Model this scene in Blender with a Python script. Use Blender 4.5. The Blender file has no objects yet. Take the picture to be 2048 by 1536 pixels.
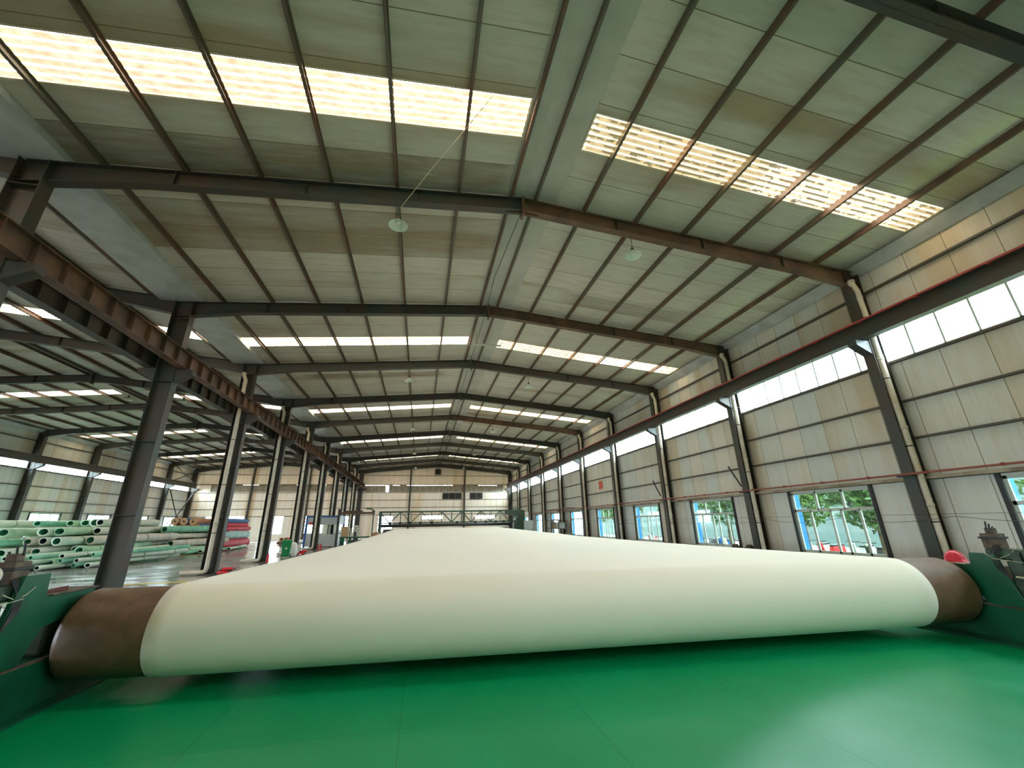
import bpy, bmesh, math, random
from mathutils import Vector, Matrix
random.seed(7)
sc = bpy.context.scene
PI = math.pi

# ------------------------------------------------------------------ camera
YAW, PITCH, ROLL, CAMH, FPX = 0.2202, 0.3317, -0.0194, 1.7944, 805.87
cy, sy = math.cos(YAW), math.sin(YAW)
F = Vector((sy*math.cos(PITCH), cy*math.cos(PITCH), math.sin(PITCH)))
Rt = Vector((cy, -sy, 0)); Up = Rt.cross(F)
R2 = math.cos(ROLL)*Rt + math.sin(ROLL)*Up
U2 = -math.sin(ROLL)*Rt + math.cos(ROLL)*Up
cam_data = bpy.data.cameras.new('camera')
cam = bpy.data.objects.new('camera', cam_data)
sc.collection.objects.link(cam)
cam.matrix_world = Matrix(((R2.x, U2.x, -F.x, 0), (R2.y, U2.y, -F.y, 0), (R2.z, U2.z, -F.z, CAMH), (0, 0, 0, 1)))
cam_data.sensor_fit = 'HORIZONTAL'; cam_data.sensor_width = 36
cam_data.lens = FPX/2048*36
cam_data.clip_start = 0.05; cam_data.clip_end = 500
sc.camera = cam

# ------------------------------------------------------------------ hall layout (metres, y runs down the hall)
Y1, BAY, NF, K0 = 8.74, 6.0, 10, -2
def fy(k): return Y1 + (k-1)*BAY
YB, YE = fy(K0), fy(NF)                 # back and far gable walls
XM, XM2 = 2.35, -19.02                  # the two ridges
CR, CL, CLL = (13.1, 13.55), (-8.76, -8.20), (-29.75, -29.30)   # column depths in x
WR, WL = 13.68, -29.88                  # inner faces of the long walls
ZR, ZR2, SL = 10.37, 10.42, 0.090       # rafter top at the ridges, slope
XV = -8.48                              # valley line

# ------------------------------------------------------------------ world, light, exposure
w = bpy.data.worlds.new('overcast_sky'); sc.world = w; w.use_nodes = True
nt = w.node_tree; nt.nodes.clear()
wo = nt.nodes.new('ShaderNodeOutputWorld'); wb = nt.nodes.new('ShaderNodeBackground')
tc = nt.nodes.new('ShaderNodeTexCoord'); sx = nt.nodes.new('ShaderNodeSeparateXYZ')
cr = nt.nodes.new('ShaderNodeValToRGB')
nt.links.new(tc.outputs['Generated'], sx.inputs[0]); nt.links.new(sx.outputs['Z'], cr.inputs[0])
cr.color_ramp.elements[0].position = 0.0; cr.color_ramp.elements[0].color = (0.80, 0.92, 1.08, 1)
cr.color_ramp.elements[1].position = 0.6; cr.color_ramp.elements[1].color = (0.90, 0.96, 1.04, 1)
nt.links.new(cr.outputs[0], wb.inputs[0]); nt.links.new(wb.outputs[0], wo.inputs[0])
WORLD = 48.0
wb.inputs[1].default_value = WORLD
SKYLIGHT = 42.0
sc.view_settings.view_transform = 'Standard'; sc.view_settings.look = 'None'
sc.view_settings.gamma = 1; sc.view_settings.use_curve_mapping = False
sc.view_settings.exposure = 0.0
sc.cycles.max_bounces = 8; sc.cycles.diffuse_bounces = 5; sc.cycles.glossy_bounces = 3
sc.cycles.transmission_bounces = 6; sc.cycles.transparent_max_bounces = 8
sc.cycles.use_denoising = True; sc.cycles.sample_clamp_indirect = 6
sc.cycles.caustics_reflective = False; sc.cycles.caustics_refractive = False
def portal(name, loc, normal, sx_, sy_):
    l = bpy.data.lights.new(name, 'AREA'); l.shape = 'RECTANGLE'; l.size = sx_; l.size_y = sy_
    l.cycles.is_portal = True
    o = bpy.data.objects.new(name, l); sc.collection.objects.link(o); o.location = loc
    n = Vector(normal).normalized()
    z = -n; yax = Vector((0, 0, 1)); xax = yax.cross(z).normalized()
    o.matrix_world = Matrix(((xax.x, yax.x, z.x, loc[0]), (xax.y, yax.y, z.y, loc[1]), (xax.z, yax.z, z.z, loc[2]), (0, 0, 0, 1)))
ym = (YB+YE)/2; yl = YE-YB
portal('daylight_right_clerestory', (WR+.12, ym, 6.72), (-1, 0, 0), yl, 1.1)
portal('daylight_left_clerestory', (WL-.12, ym, 6.95), (1, 0, 0), yl, 0.95)
portal('daylight_right_windows', (WR+.12, ym, 1.63), (-1, 0, 0), yl, 2.1)
portal('daylight_left_windows', (WL-.12, ym, 2.1), (1, 0, 0), yl, 2.2)

# ------------------------------------------------------------------ materials
def srgb(r, g, b):
    f = lambda c: (c/255/12.92) if c/255 <= .04045 else ((c/255+.055)/1.055)**2.4
    return (f(r), f(g), f(b), 1)
def N(nt, t, **kw):
    n = nt.nodes.new(t)
    for k, v in kw.items(): setattr(n, k, v)
    return n
def mth(nt, op, a, b=None, c=None):
    n = nt.nodes.new('ShaderNodeMath'); n.operation = op
    for i, v in enumerate((a, b, c)):
        if v is None: continue
        if isinstance(v, (int, float)): n.inputs[i].default_value = v
        else: nt.links.new(v, n.inputs[i])
    return n.outputs[0]
def mix(nt, fac, a, b):
    n = nt.nodes.new('ShaderNodeMix'); n.data_type = 'RGBA'
    for i, v in ((0, fac), (6, a), (7, b)):
        if isinstance(v, (int, float, tuple)): n.inputs[i].default_value = v
        else: nt.links.new(v, n.inputs[i])
    return n.outputs[2]
def base(name):
    m = bpy.data.materials.new(name); m.use_nodes = True
    return m, m.node_tree, m.node_tree.nodes['Principled BSDF']
def noise(nt, scale, detail=3, vec=None, stretch=None):
    n = N(nt, 'ShaderNodeTexNoise'); n.inputs['Scale'].default_value = scale; n.inputs['Detail'].default_value = detail
    if vec is None: vec = N(nt, 'ShaderNodeNewGeometry').outputs['Position']
    if stretch:
        mp = N(nt, 'ShaderNodeMapping'); mp.inputs['Scale'].default_value = stretch
        nt.links.new(vec, mp.inputs[0]); vec = mp.outputs[0]
    nt.links.new(vec, n.inputs['Vector'])
    return n.outputs['Fac']
def ramp(nt, fac, p0, p1):
    n = N(nt, 'ShaderNodeMapRange'); n.inputs[1].default_value = p0; n.inputs[2].default_value = p1
    nt.links.new(fac, n.inputs[0]); return n.outputs[0]
def plain(name, col, rough=.6, metal=0, var=None, scale=3.0, spec=.5, bump=0):
    m, nt, p = base(name)
    p.inputs['Roughness'].default_value = rough; p.inputs['Metallic'].default_value = metal
    p.inputs['Specular IOR Level'].default_value = spec
    if var:
        nt.links.new(mix(nt, ramp(nt, noise(nt, scale, 5), .38, .66), col, var), p.inputs['Base Color'])
    else: p.inputs['Base Color'].default_value = col
    if bump:
        b = N(nt, 'ShaderNodeBump'); b.inputs['Strength'].default_value = bump; b.inputs['Distance'].default_value = .004
        nt.links.new(noise(nt, 160, 2), b.inputs['Height']); nt.links.new(b.outputs[0], p.inputs['Normal'])
    return m
def panel_mat(name, axis, spacing, offset, col, tint, dirt, seam, seam_w=.014, dirt_lo=.60, streak=(1, 1, 1), stains=()):
    """sandwich-panel cladding: seams along one axis, a slight tint per panel, water-stain dirt"""
    m, nt, p = base(name)
    pos = N(nt, 'ShaderNodeNewGeometry').outputs['Position']
    s = N(nt, 'ShaderNodeSeparateXYZ'); nt.links.new(pos, s.inputs[0])
    q = mth(nt, 'DIVIDE', mth(nt, 'ADD', s.outputs[axis], offset), spacing)
    fr = mth(nt, 'FRACT', q)
    d = mth(nt, 'MINIMUM', fr, mth(nt, 'SUBTRACT', 1.0, fr))
    wn = N(nt, 'ShaderNodeTexWhiteNoise'); wn.noise_dimensions = '1D'; nt.links.new(mth(nt, 'FLOOR', q), wn.inputs['W'])
    c = mix(nt, mth(nt, 'MULTIPLY', wn.outputs['Value'], .9), col, tint)
    wn2 = N(nt, 'ShaderNodeTexWhiteNoise'); wn2.noise_dimensions = '1D'
    nt.links.new(mth(nt, 'ADD', mth(nt, 'FLOOR', q), 37.3), wn2.inputs['W'])
    big = noise(nt, .45, 5, pos, streak)
    fac = ramp(nt, mth(nt, 'ADD', big, mth(nt, 'MULTIPLY', wn2.outputs['Value'], .16)), dirt_lo, dirt_lo+.14)
    c = mix(nt, mth(nt, 'MULTIPLY', fac, .75), c, dirt)
    for x0, x1, y0, y1, k in stains:      # water-stained sheets
        inx = mth(nt, 'MULTIPLY', ramp(nt, s.outputs[0], x0-.4, x0+.4), ramp(nt, s.outputs[0], x1+.4, x1-.4))
        iny = mth(nt, 'MULTIPLY', mth(nt, 'GREATER_THAN', s.outputs[1], y0), mth(nt, 'LESS_THAN', s.outputs[1], y1))
        sn = mth(nt, 'MULTIPLY_ADD', noise(nt, 3, 6, pos, (.4, 2.5, 1)), .9, .2)
        c = mix(nt, mth(nt, 'MULTIPLY', mth(nt, 'MULTIPLY', inx, iny), mth(nt, 'MULTIPLY', sn, k)), c, srgb(92, 74, 48))
    fine = noise(nt, 5, 4, pos, streak)
    c = mix(nt, mth(nt, 'MULTIPLY', ramp(nt, fine, .45, .8), .35), c, dirt)
    rib = mth(nt, 'ABSOLUTE', mth(nt, 'SINE', mth(nt, 'MULTIPLY', q, 2*PI*4)))
    c = mix(nt, mth(nt, 'MULTIPLY', mth(nt, 'LESS_THAN', rib, .12), .12), c, seam)
    c = mix(nt, mth(nt, 'LESS_THAN', d, seam_w/spacing), c, seam)
    nt.links.new(c, p.inputs['Base Color']); p.inputs['Roughness'].default_value = .55
    p.inputs['Specular IOR Level'].default_value = .3
    return m
M = {}
M['roof'] = panel_mat('roof_panels', 1, 1.0, .24, srgb(206, 202, 190), srgb(192, 194, 182), srgb(160, 142, 110), srgb(120, 108, 84), seam_w=.009, streak=(.25, 1.6, 1),
    stains=((-9, 2.0, 7.76, 8.76, .75), (-9, 2.0, 9.76, 11.76, .45), (-6.5, .9, 22.76, 23.5, .8), (5.2, 10.4, 12.9, 13.76, .5), (-9, 2, 2.76, 3.9, .5)))
M['wallx'] = panel_mat('side_wall_panels', 1, .95, .2, srgb(208, 214, 208), srgb(222, 216, 204), srgb(200, 182, 150), srgb(138, 124, 98), seam_w=.009, streak=(1, 1.5, .18))
M['wally'] = panel_mat('gable_wall_panels', 0, .95, .1, srgb(250, 240, 226), srgb(250, 236, 220), srgb(226, 198, 158), srgb(206, 184, 150), seam_w=.012, streak=(1.5, 1, .18))
M['steel'] = plain('grey_green_steel', srgb(58, 64, 58), .5, .0, srgb(74, 60, 50), 1.3)
M['rust'] = plain('rusty_brown_steel', srgb(84, 66, 54), .6, 0, srgb(116, 86, 66), 1.8)
M['purlin'] = plain('purlin_steel', srgb(96, 92, 78), .5, 0, srgb(108, 76, 58), .5)
M['girt'] = plain('girt_steel', srgb(88, 86, 78), .5, 0, srgb(100, 84, 70), 1.0)
M['redrail'] = plain('red_power_rail', srgb(168, 66, 62), .5)
M['gutter'] = plain('zinc_gutter', srgb(186, 190, 188), .5, 0, srgb(160, 164, 160), 1.2)
M['ridge'] = plain('ridge_sheet', srgb(184, 186, 178), .5, 0, srgb(168, 172, 162), 1.0)
M['pvc'] = plain('cream_pvc', srgb(214, 206, 188), .4, 0, srgb(196, 182, 158), 2.0)
M['frame'] = plain('window_frame', srgb(196, 202, 190), .45)
M['dark'] = plain('black_iron', srgb(38, 38, 36), .5)
M['green'] = plain('machine_green', srgb(22, 92, 66), .35, 0, srgb(16, 70, 50), 2.0)
M['dgreen'] = plain('truss_green', srgb(66, 92, 74), .5, 0, srgb(50, 72, 60), 2.0)
M['olive'] = plain('greasy_green', srgb(62, 84, 66), .45, 0, srgb(40, 48, 38), 6.0)
M['brown'] = plain('grimy_brown', srgb(104, 84, 66), .6, 0, srgb(60, 48, 38), 8.0)
M['roller'] = plain('brown_rubber', srgb(118, 90, 68), .42, 0, srgb(104, 80, 60), 9.0, .5, .15)
M['red'] = plain('red_paint', srgb(214, 40, 44), .4)
M['lampshade'] = plain('white_enamel', srgb(206, 222, 210), .3)
M['cord'] = plain('pale_cord', srgb(196, 188, 160), .7)
M['wire'] = plain('dark_wire', srgb(72, 74, 66), .6)
M['blue'] = plain('blue_paint', srgb(24, 84, 160), .4)
M['skyblue'] = plain('blue_cladding', srgb(40, 120, 190), .5)
M['white'] = plain('white_plastic', srgb(228, 226, 216), .4)
M['greyp'] = plain('grey_panel', srgb(188, 190, 186), .5)
M['bin'] = plain('bin_green', srgb(20, 128, 70), .4)
M['yellow'] = plain('yellow_paint', srgb(226, 196, 50), .5)
M['board'] = plain('dirty_board', srgb(150, 142, 126), .7, 0, srgb(130, 120, 100), 3)
M['wood'] = plain('tan_wood', srgb(178, 148, 106), .6)

def cloth_mat():
    m, nt, p = base('white_felt')
    c = mix(nt, ramp(nt, noise(nt, .5, 4, None, (1, .25, 1)), .4, .7), srgb(244, 238, 224), srgb(240, 234, 218))
    nt.links.new(c, p.inputs['Base Color']); p.inputs['Roughness'].default_value = .75
    p.inputs['Specular IOR Level'].default_value = .25
    p.inputs['Sheen Weight'].default_value = .15
    b = N(nt, 'ShaderNodeBump'); b.inputs['Strength'].default_value = .12; b.inputs['Distance'].default_value = .02
    nt.links.new(noise(nt, .9, 3, None, (1, .2, 1)), b.inputs['Height']); nt.links.new(b.outputs[0], p.inputs['Normal'])
    return m
M['felt'] = cloth_mat()
def epoxy():
    m, nt, p = base('green_epoxy')
    pos = N(nt, 'ShaderNodeNewGeometry').outputs['Position']
    c = mix(nt, ramp(nt, noise(nt, .7, 1, pos), .4, .7), srgb(0, 142, 88), srgb(4, 148, 96))
    c = mix(nt, mth(nt, 'MULTIPLY', ramp(nt, noise(nt, 26, 3, pos), .66, .8), .15), c, srgb(80, 150, 110))
    s = N(nt, 'ShaderNodeSeparateXYZ'); nt.links.new(pos, s.inputs[0])
    dx = mth(nt, 'ABSOLUTE', mth(nt, 'SUBTRACT', mth(nt, 'FRACT', mth(nt, 'DIVIDE', mth(nt, 'ADD', s.outputs[0], 1.86), 1.78)), .5))
    seam = mth(nt, 'LESS_THAN', mth(nt, 'SUBTRACT', .5, dx), .0025)
    dy = mth(nt, 'ABSOLUTE', mth(nt, 'SUBTRACT', s.outputs[1], 4.72))
    seam = mth(nt, 'MAXIMUM', seam, mth(nt, 'LESS_THAN', dy, .004))
    c = mix(nt, mth(nt, 'MULTIPLY', seam, .4), c, srgb(0, 60, 36))
    nt.links.new(c, p.inputs['Base Color'])
    r = N(nt, 'ShaderNodeMapRange'); nt.links.new(noise(nt, 1.6, 1, pos), r.inputs[0])
    r.inputs[1].default_value = .3; r.inputs[2].default_value = .7; r.inputs[3].default_value = .29; r.inputs[4].default_value = .36; p.inputs['Specular IOR Level'].default_value = .17
    nt.links.new(r.outputs[0], p.inputs['Roughness'])
    b = N(nt, 'ShaderNodeBump'); b.inputs['Strength'].default_value = .12; b.inputs['Distance'].default_value = .01
    nt.links.new(noise(nt, 2.5, 2, pos), b.inputs['Height']); nt.links.new(b.outputs[0], p.inputs['Normal'])
    return m
M['epoxy'] = epoxy()
def concrete():
    m, nt, p = base('polished_concrete')
    pos = N(nt, 'ShaderNodeNewGeometry').outputs['Position']
    c = mix(nt, ramp(nt, noise(nt, .35, 6, pos), .38, .68), srgb(140, 140, 138), srgb(120, 114, 106))
    nt.links.new(c, p.inputs['Base Color'])
    r = N(nt, 'ShaderNodeMapRange'); nt.links.new(noise(nt, .6, 5, pos, (1, 2.4, 1)), r.inputs[0])
    r.inputs[1].default_value = .4; r.inputs[2].default_value = .6; r.inputs[3].default_value = .05; r.inputs[4].default_value = .25
    nt.links.new(r.outputs[0], p.inputs['Roughness'])
    b = N(nt, 'ShaderNodeBump'); b.inputs['Strength'].default_value = .12; b.inputs['Distance'].default_value = .02
    nt.links.new(noise(nt, 1.5, 3, pos), b.inputs['Height']); nt.links.new(b.outputs[0], p.inputs['Normal'])
    return m
M['concrete'] = concrete()
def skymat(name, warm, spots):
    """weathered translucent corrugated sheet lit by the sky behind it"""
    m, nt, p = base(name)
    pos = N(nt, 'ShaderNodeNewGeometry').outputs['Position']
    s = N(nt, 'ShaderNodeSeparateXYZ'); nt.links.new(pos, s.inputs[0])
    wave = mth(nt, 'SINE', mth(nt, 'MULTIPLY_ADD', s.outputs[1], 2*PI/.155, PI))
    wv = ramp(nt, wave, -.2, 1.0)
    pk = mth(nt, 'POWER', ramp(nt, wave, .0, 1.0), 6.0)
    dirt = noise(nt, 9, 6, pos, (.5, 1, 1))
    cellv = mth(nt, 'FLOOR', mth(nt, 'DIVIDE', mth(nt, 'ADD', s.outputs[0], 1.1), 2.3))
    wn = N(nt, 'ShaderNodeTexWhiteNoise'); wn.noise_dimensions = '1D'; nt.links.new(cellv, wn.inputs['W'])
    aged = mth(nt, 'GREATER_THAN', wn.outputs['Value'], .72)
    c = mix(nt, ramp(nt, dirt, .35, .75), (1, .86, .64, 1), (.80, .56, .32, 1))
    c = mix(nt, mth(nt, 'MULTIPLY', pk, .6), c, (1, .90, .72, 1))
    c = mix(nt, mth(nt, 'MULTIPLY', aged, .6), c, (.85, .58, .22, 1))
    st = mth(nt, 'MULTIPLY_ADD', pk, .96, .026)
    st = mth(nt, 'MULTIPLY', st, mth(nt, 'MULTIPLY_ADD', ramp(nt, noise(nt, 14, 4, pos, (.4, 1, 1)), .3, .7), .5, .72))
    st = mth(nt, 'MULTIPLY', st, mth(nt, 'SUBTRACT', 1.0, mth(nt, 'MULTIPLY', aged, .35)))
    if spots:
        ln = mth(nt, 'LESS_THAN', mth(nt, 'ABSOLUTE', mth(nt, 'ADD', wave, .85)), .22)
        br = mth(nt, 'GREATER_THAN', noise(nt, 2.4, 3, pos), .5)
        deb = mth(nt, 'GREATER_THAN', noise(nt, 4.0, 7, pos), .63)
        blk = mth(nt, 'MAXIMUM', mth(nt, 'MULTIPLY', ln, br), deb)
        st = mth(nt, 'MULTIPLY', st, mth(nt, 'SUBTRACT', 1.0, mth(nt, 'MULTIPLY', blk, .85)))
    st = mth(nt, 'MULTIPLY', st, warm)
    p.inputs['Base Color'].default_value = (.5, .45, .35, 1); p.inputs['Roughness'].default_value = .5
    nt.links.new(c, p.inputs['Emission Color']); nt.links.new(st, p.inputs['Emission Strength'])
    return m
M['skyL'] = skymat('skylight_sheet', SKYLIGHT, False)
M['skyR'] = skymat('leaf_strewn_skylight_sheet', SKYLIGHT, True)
def glass(nm, tint):
    m, nt, p = base(nm); nt.nodes.remove(p)
    out = nt.nodes['Material Output']
    t = N(nt, 'ShaderNodeBsdfTransparent'); g = N(nt, 'ShaderNodeBsdfGlossy'); g.inputs['Roughness'].default_value = .05
    t.inputs[0].default_value = tint
    mx = N(nt, 'ShaderNodeMixShader'); mx.inputs[0].default_value = .07
    nt.links.new(t.outputs[0], mx.inputs[1]); nt.links.new(g.outputs[0], mx.inputs[2]); nt.links.new(mx.outputs[0], out.inputs[0])
    return m
M['glass'] = glass('window_glass', (.84, .9, .88, 1)); M['dglass'] = glass('dimmed_window_glass', (.46, .53, .51, 1))  # low panes tinted darker to hold down the bright daylight behind them
for i, (c1, c2) in enumerate([((222, 232, 216), (196, 220, 200)), ((150, 214, 184), (120, 190, 160)), ((230, 230, 216), (206, 214, 196)), ((188, 222, 190), (160, 200, 170)), ((226, 220, 210), (204, 198, 184))]):
    M['felt%d' % i] = plain('rolled_felt_%s' % 'abcde'[i], srgb(*c1), .8, 0, srgb(*c2), 2.0)
M['tubein'] = plain('dark_green_lining', srgb(70, 160, 124), .8, 0, srgb(36, 110, 84), 6)
M['tubedark'] = plain('dark_lining', srgb(36, 46, 60), .8)
M['redroll'] = plain('red_fabric', srgb(206, 54, 72), .7, 0, srgb(186, 40, 58), 2)
M['cyanroll'] = plain('pale_cyan_fabric', srgb(150, 200, 204), .7, 0, srgb(200, 214, 200), 1)
M['blueroll'] = plain('blue_fabric', srgb(70, 108, 158), .7)
M['tanend'] = plain('tan_roll_end', srgb(204, 158, 122), .8, 0, srgb(170, 120, 90), 5)

# ------------------------------------------------------------------ mesh helpers
class MB:
    def __init__(s): s.v = []; s.f = []; s.sm = []
    def add(s, vs, fs, smooth=False):
        b = len(s.v); s.v += [tuple(v) for v in vs]; s.f += [tuple(i+b for i in f) for f in fs]; s.sm += [smooth]*len(fs); return s
    def box(s, x0, x1, y0, y1, z0, z1):
        if x0 > x1: x0, x1 = x1, x0
        if y0 > y1: y0, y1 = y1, y0
        if z0 > z1: z0, z1 = z1, z0
        return s.add([(x0,y0,z0),(x1,y0,z0),(x1,y1,z0),(x0,y1,z0),(x0,y0,z1),(x1,y0,z1),(x1,y1,z1),(x0,y1,z1)],
                     [(0,3,2,1),(4,5,6,7),(0,1,5,4),(1,2,6,5),(2,3,7,6),(3,0,4,7)])
    def prism(s, poly, axis, a0, a1):
        """poly: points in the two other axes (in x,y,z order), extruded along axis"""
        n = len(poly); P = []
        for a in (a0, a1):
            for p in poly:
                q = list(p); q.insert(axis, a); P.append(q)
        return s.add(P, [tuple(range(n)), tuple(range(2*n-1, n-1, -1))] + [(i, i+n, (i+1) % n+n, (i+1) % n) for i in range(n)])
    def bar(s, a, b, w, h=None):
        a = Vector(a); b = Vector(b); h = h or w; d = (b-a).normalized()
        up = Vector((0, 0, 1)) if abs(d.z) < .95 else Vector((0, 1, 0))
        r = d.cross(up).normalized()*w/2; u = r.cross(d).normalized()*h/2
        vs = [a-r-u, a+r-u, a+r+u, a-r+u, b-r-u, b+r-u, b+r+u, b-r+u]
        return s.add(vs, [(0,3,2,1),(4,5,6,7),(0,1,5,4),(1,2,6,5),(2,3,7,6),(3,0,4,7)])
    def tube(s, pts, r, n=12, cap=True, rs=None):
        pts = [Vector(p) for p in pts]; rings = []; prev = None
        for i, p in enumerate(pts):
            d = (pts[min(i+1, len(pts)-1)]-pts[max(i-1, 0)]).normalized()
            if prev is None:
                up = Vector((0, 0, 1)) if abs(d.z) < .9 else Vector((0, 1, 0)); a = d.cross(up).normalized()
            else: a = (prev-d*prev.dot(d)).normalized()
            prev = a; b = d.cross(a); rr = rs[i] if rs else r
            rings.append([p+a*rr*math.cos(2*PI*k/n)+b*rr*math.sin(2*PI*k/n) for k in range(n)])
        vs = [v for rg in rings for v in rg]
        fs = [(i*n+k, i*n+(k+1) % n, (i+1)*n+(k+1) % n, (i+1)*n+k) for i in range(len(pts)-1) for k in range(n)]
        s.add(vs, fs, True)
        if cap:
            m = (len(pts)-1)*n
            s.add([v for v in rings[0]], [tuple(range(n))[::-1]]); s.add([v for v in rings[-1]], [tuple(range(n))])
        return s
    def lathe(s, prof, c, axis='Z', n=24, close=False):
        """prof: (radius, height) pairs turned about the axis through c"""
        vs = []
        for r, h in prof:
            for k in range(n):
                a = 2*PI*k/n; u, v = r*math.cos(a), r*math.sin(a)
                vs.append({'Z': (c[0]+u, c[1]+v, c[2]+h), 'X': (c[0]+h, c[1]+u, c[2]+v), 'Y': (c[0]+u, c[1]+h, c[2]+v)}[axis])
        m = len(prof)
        fs = [(i*n+k, i*n+(k+1) % n, (i+1)*n+(k+1) % n, (i+1)*n+k) for i in range(m-1) for k in range(n)]
        return s.add(vs, fs, True)
    def build(s, name, mat, parent=None, bevel=0, auto=None):
        me = bpy.data.meshes.new(name); me.from_pydata(s.v, [], s.f)
        for p, k in zip(me.polygons, s.sm): p.use_smooth = k
        me.materials.append(M[mat] if isinstance(mat, str) else mat)
        bm = bmesh.new(); bm.from_mesh(me); bmesh.ops.recalc_face_normals(bm, faces=bm.faces); bm.to_mesh(me); bm.free()
        o = bpy.data.objects.new(name, me); sc.collection.objects.link(o)
        if parent: o.parent = parent; o.matrix_parent_inverse = parent.matrix_world.inverted()
        if bevel:
            b = o.modifiers.new('bevel', 'BEVEL'); b.width = bevel; b.segments = 2; b.limit_method = 'ANGLE'
        return o
def tag(o, label=None, cat=None, group=None, kind=None):
    if label: o['label'] = label
    if cat: o['category'] = cat
    if group: o['group'] = group
    if kind: o['kind'] = kind
    return o
def thing(name, label, cat, loc=(0, 0, 0), rz=0, group=None, kind=None):
    o = bpy.data.objects.new(name, None); sc.collection.objects.link(o); o.empty_display_size = .1
    o.matrix_world = Matrix.Translation(loc) @ Matrix.Rotation(rz, 4, 'Z')
    return tag(o, label, cat, group, kind)
def local(mb, name, mat, root, bevel=0):
    """mesh given in the root's own coordinates"""
    o = mb.build(name, mat, None, bevel); o.parent = root; return o
def dup(root, loc, rz=0, label=None, group=None):
    r = root.copy(); sc.collection.objects.link(r)
    r.matrix_world = Matrix.Translation(loc) @ Matrix.Rotation(rz, 4, 'Z')
    if label: r['label'] = label
    if group: r['group'] = group
    for ch in list(root.children):
        c = ch.copy(); sc.collection.objects.link(c); c.parent = r
        for g in list(ch.children):
            d = g.copy(); sc.collection.objects.link(d); d.parent = c
    return r
ORD = ['zeroth', 'first', 'second', 'third', 'fourth', 'fifth', 'sixth', 'seventh', 'eighth', 'ninth', 'tenth', 'eleventh', 'twelfth', 'thirteenth', 'fourteenth']

# ------------------------------------------------------------------ setting: floor, walls, roof
tag(MB().box(WL-.2, WR+.2, YB-.2, YE+.2, -.3, -.004).build('floor', 'concrete'), kind='structure')
tag(MB().box(-3.79, 8.3, YB, 14, -.004, 0).build('floor_green_coating', 'epoxy'), kind='structure')
tag(MB().box(-300, 300, -200, 300, -.8, -.35).build('ground_outside', plain('pale_paving', srgb(128, 128, 122), .8, 0, srgb(112, 110, 104), .4)), kind='structure')

def holed_wall(name, mat, axis, face, outward, a0, a1, z0, z1, holes, thick=.09, top=None):
    """wall slab on plane axis=face; holes = (a0,a1,z0,z1); top(a) gives the upper edge"""
    mb = MB()
    As = sorted({a0, a1} | {h[0] for h in holes} | {h[1] for h in holes})
    f0, f1 = face, face+outward*thick
    for i in range(len(As)-1):
        p, q = As[i], As[i+1]; mid = (p+q)/2
        if q-p < 1e-4: continue
        hs = sorted([h for h in holes if h[0] <= mid <= h[1]], key=lambda h: h[2])
        z = z0; spans = []
        for h in hs:
            spans.append((z, h[2], False)); z = h[3]
        spans.append((z, z1, True))
        for s0, s1, last in spans:
            if last and top:
                for (u, v) in top_split(p, q):
                    poly = [(u, s0), (v, s0), (v, top(v)), (u, top(u))]
                    if axis == 1: mb.prism([(x, zz) for x, zz in poly], 1, f0, f1)
            elif s1-s0 > 1e-4:
                if axis == 0: mb.box(f0, f1, p, q, s0, s1)
                else: mb.box(p, q, f0, f1, s0, s1)
    return tag(mb.build(name, mat), kind='structure')
def top_split(p, q):
    cut = [p] + [c for c in (XM2, XV, XM) if p < c < q] + [q]
    return [(cut[i], cut[i+1]) for i in range(len(cut)-1)]
def ztop(x):     # rafter top line
    if x > XV: return ZR-SL*abs(x-XM)
    return ZR2-SL*abs(x-XM2)
def zpan(x): return ztop(x)+.17
CZ = (6.18, 7.25); CZL = (6.45, 7.40)          # clerestory bands
LW = (.62, 2.65); LWL = (1.05, 3.22)           # low windows
bays = list(range(K0, NF))
rlow = [(fy(k)+1.55, fy(k)+4.45, LW[0], LW[1]) for k in bays]
llow = [(fy(k)+1.7, fy(k)+4.6, LWL[0], LWL[1]) for k in bays]
holed_wall('wall_right', 'wallx', 0, WR, 1, YB, YE, 0, 9.62, rlow+[(YB+.3, YE-.35, CZ[0], CZ[1])])
holed_wall('wall_left', 'wallx', 0, WL, -1, YB, YE, 0, 9.62, llow+[(YB+.3, YE-.35, CZL[0], CZL[1])])
elow = [(-27.4, -22.8, 1.05, 3.3), (-20.7, -18.0, .9, 3.25), (-15.4, -12.9, .9, 3.2), (-11.0, -8.9, .9, 3.1), (-5.75, -3.75, .9, 3.05), (.3, 3.3, 2.5, 3.03), (8.0, 11.0, 2.45, 2.95)]
eband = [(-27.5, -9.3, 6.4, 7.36), (-7.9, 12.3, 6.34, 7.33)]
holed_wall('wall_far_gable', 'wally', 1, YE, 1, WL-.09, WR+.09, 0, 9, elow+eband, top=zpan)
holed_wall('wall_back_gable', 'wally', 1, YB, -1, WL-.09, WR+.09, 0, 9, [], top=zpan)

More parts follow.
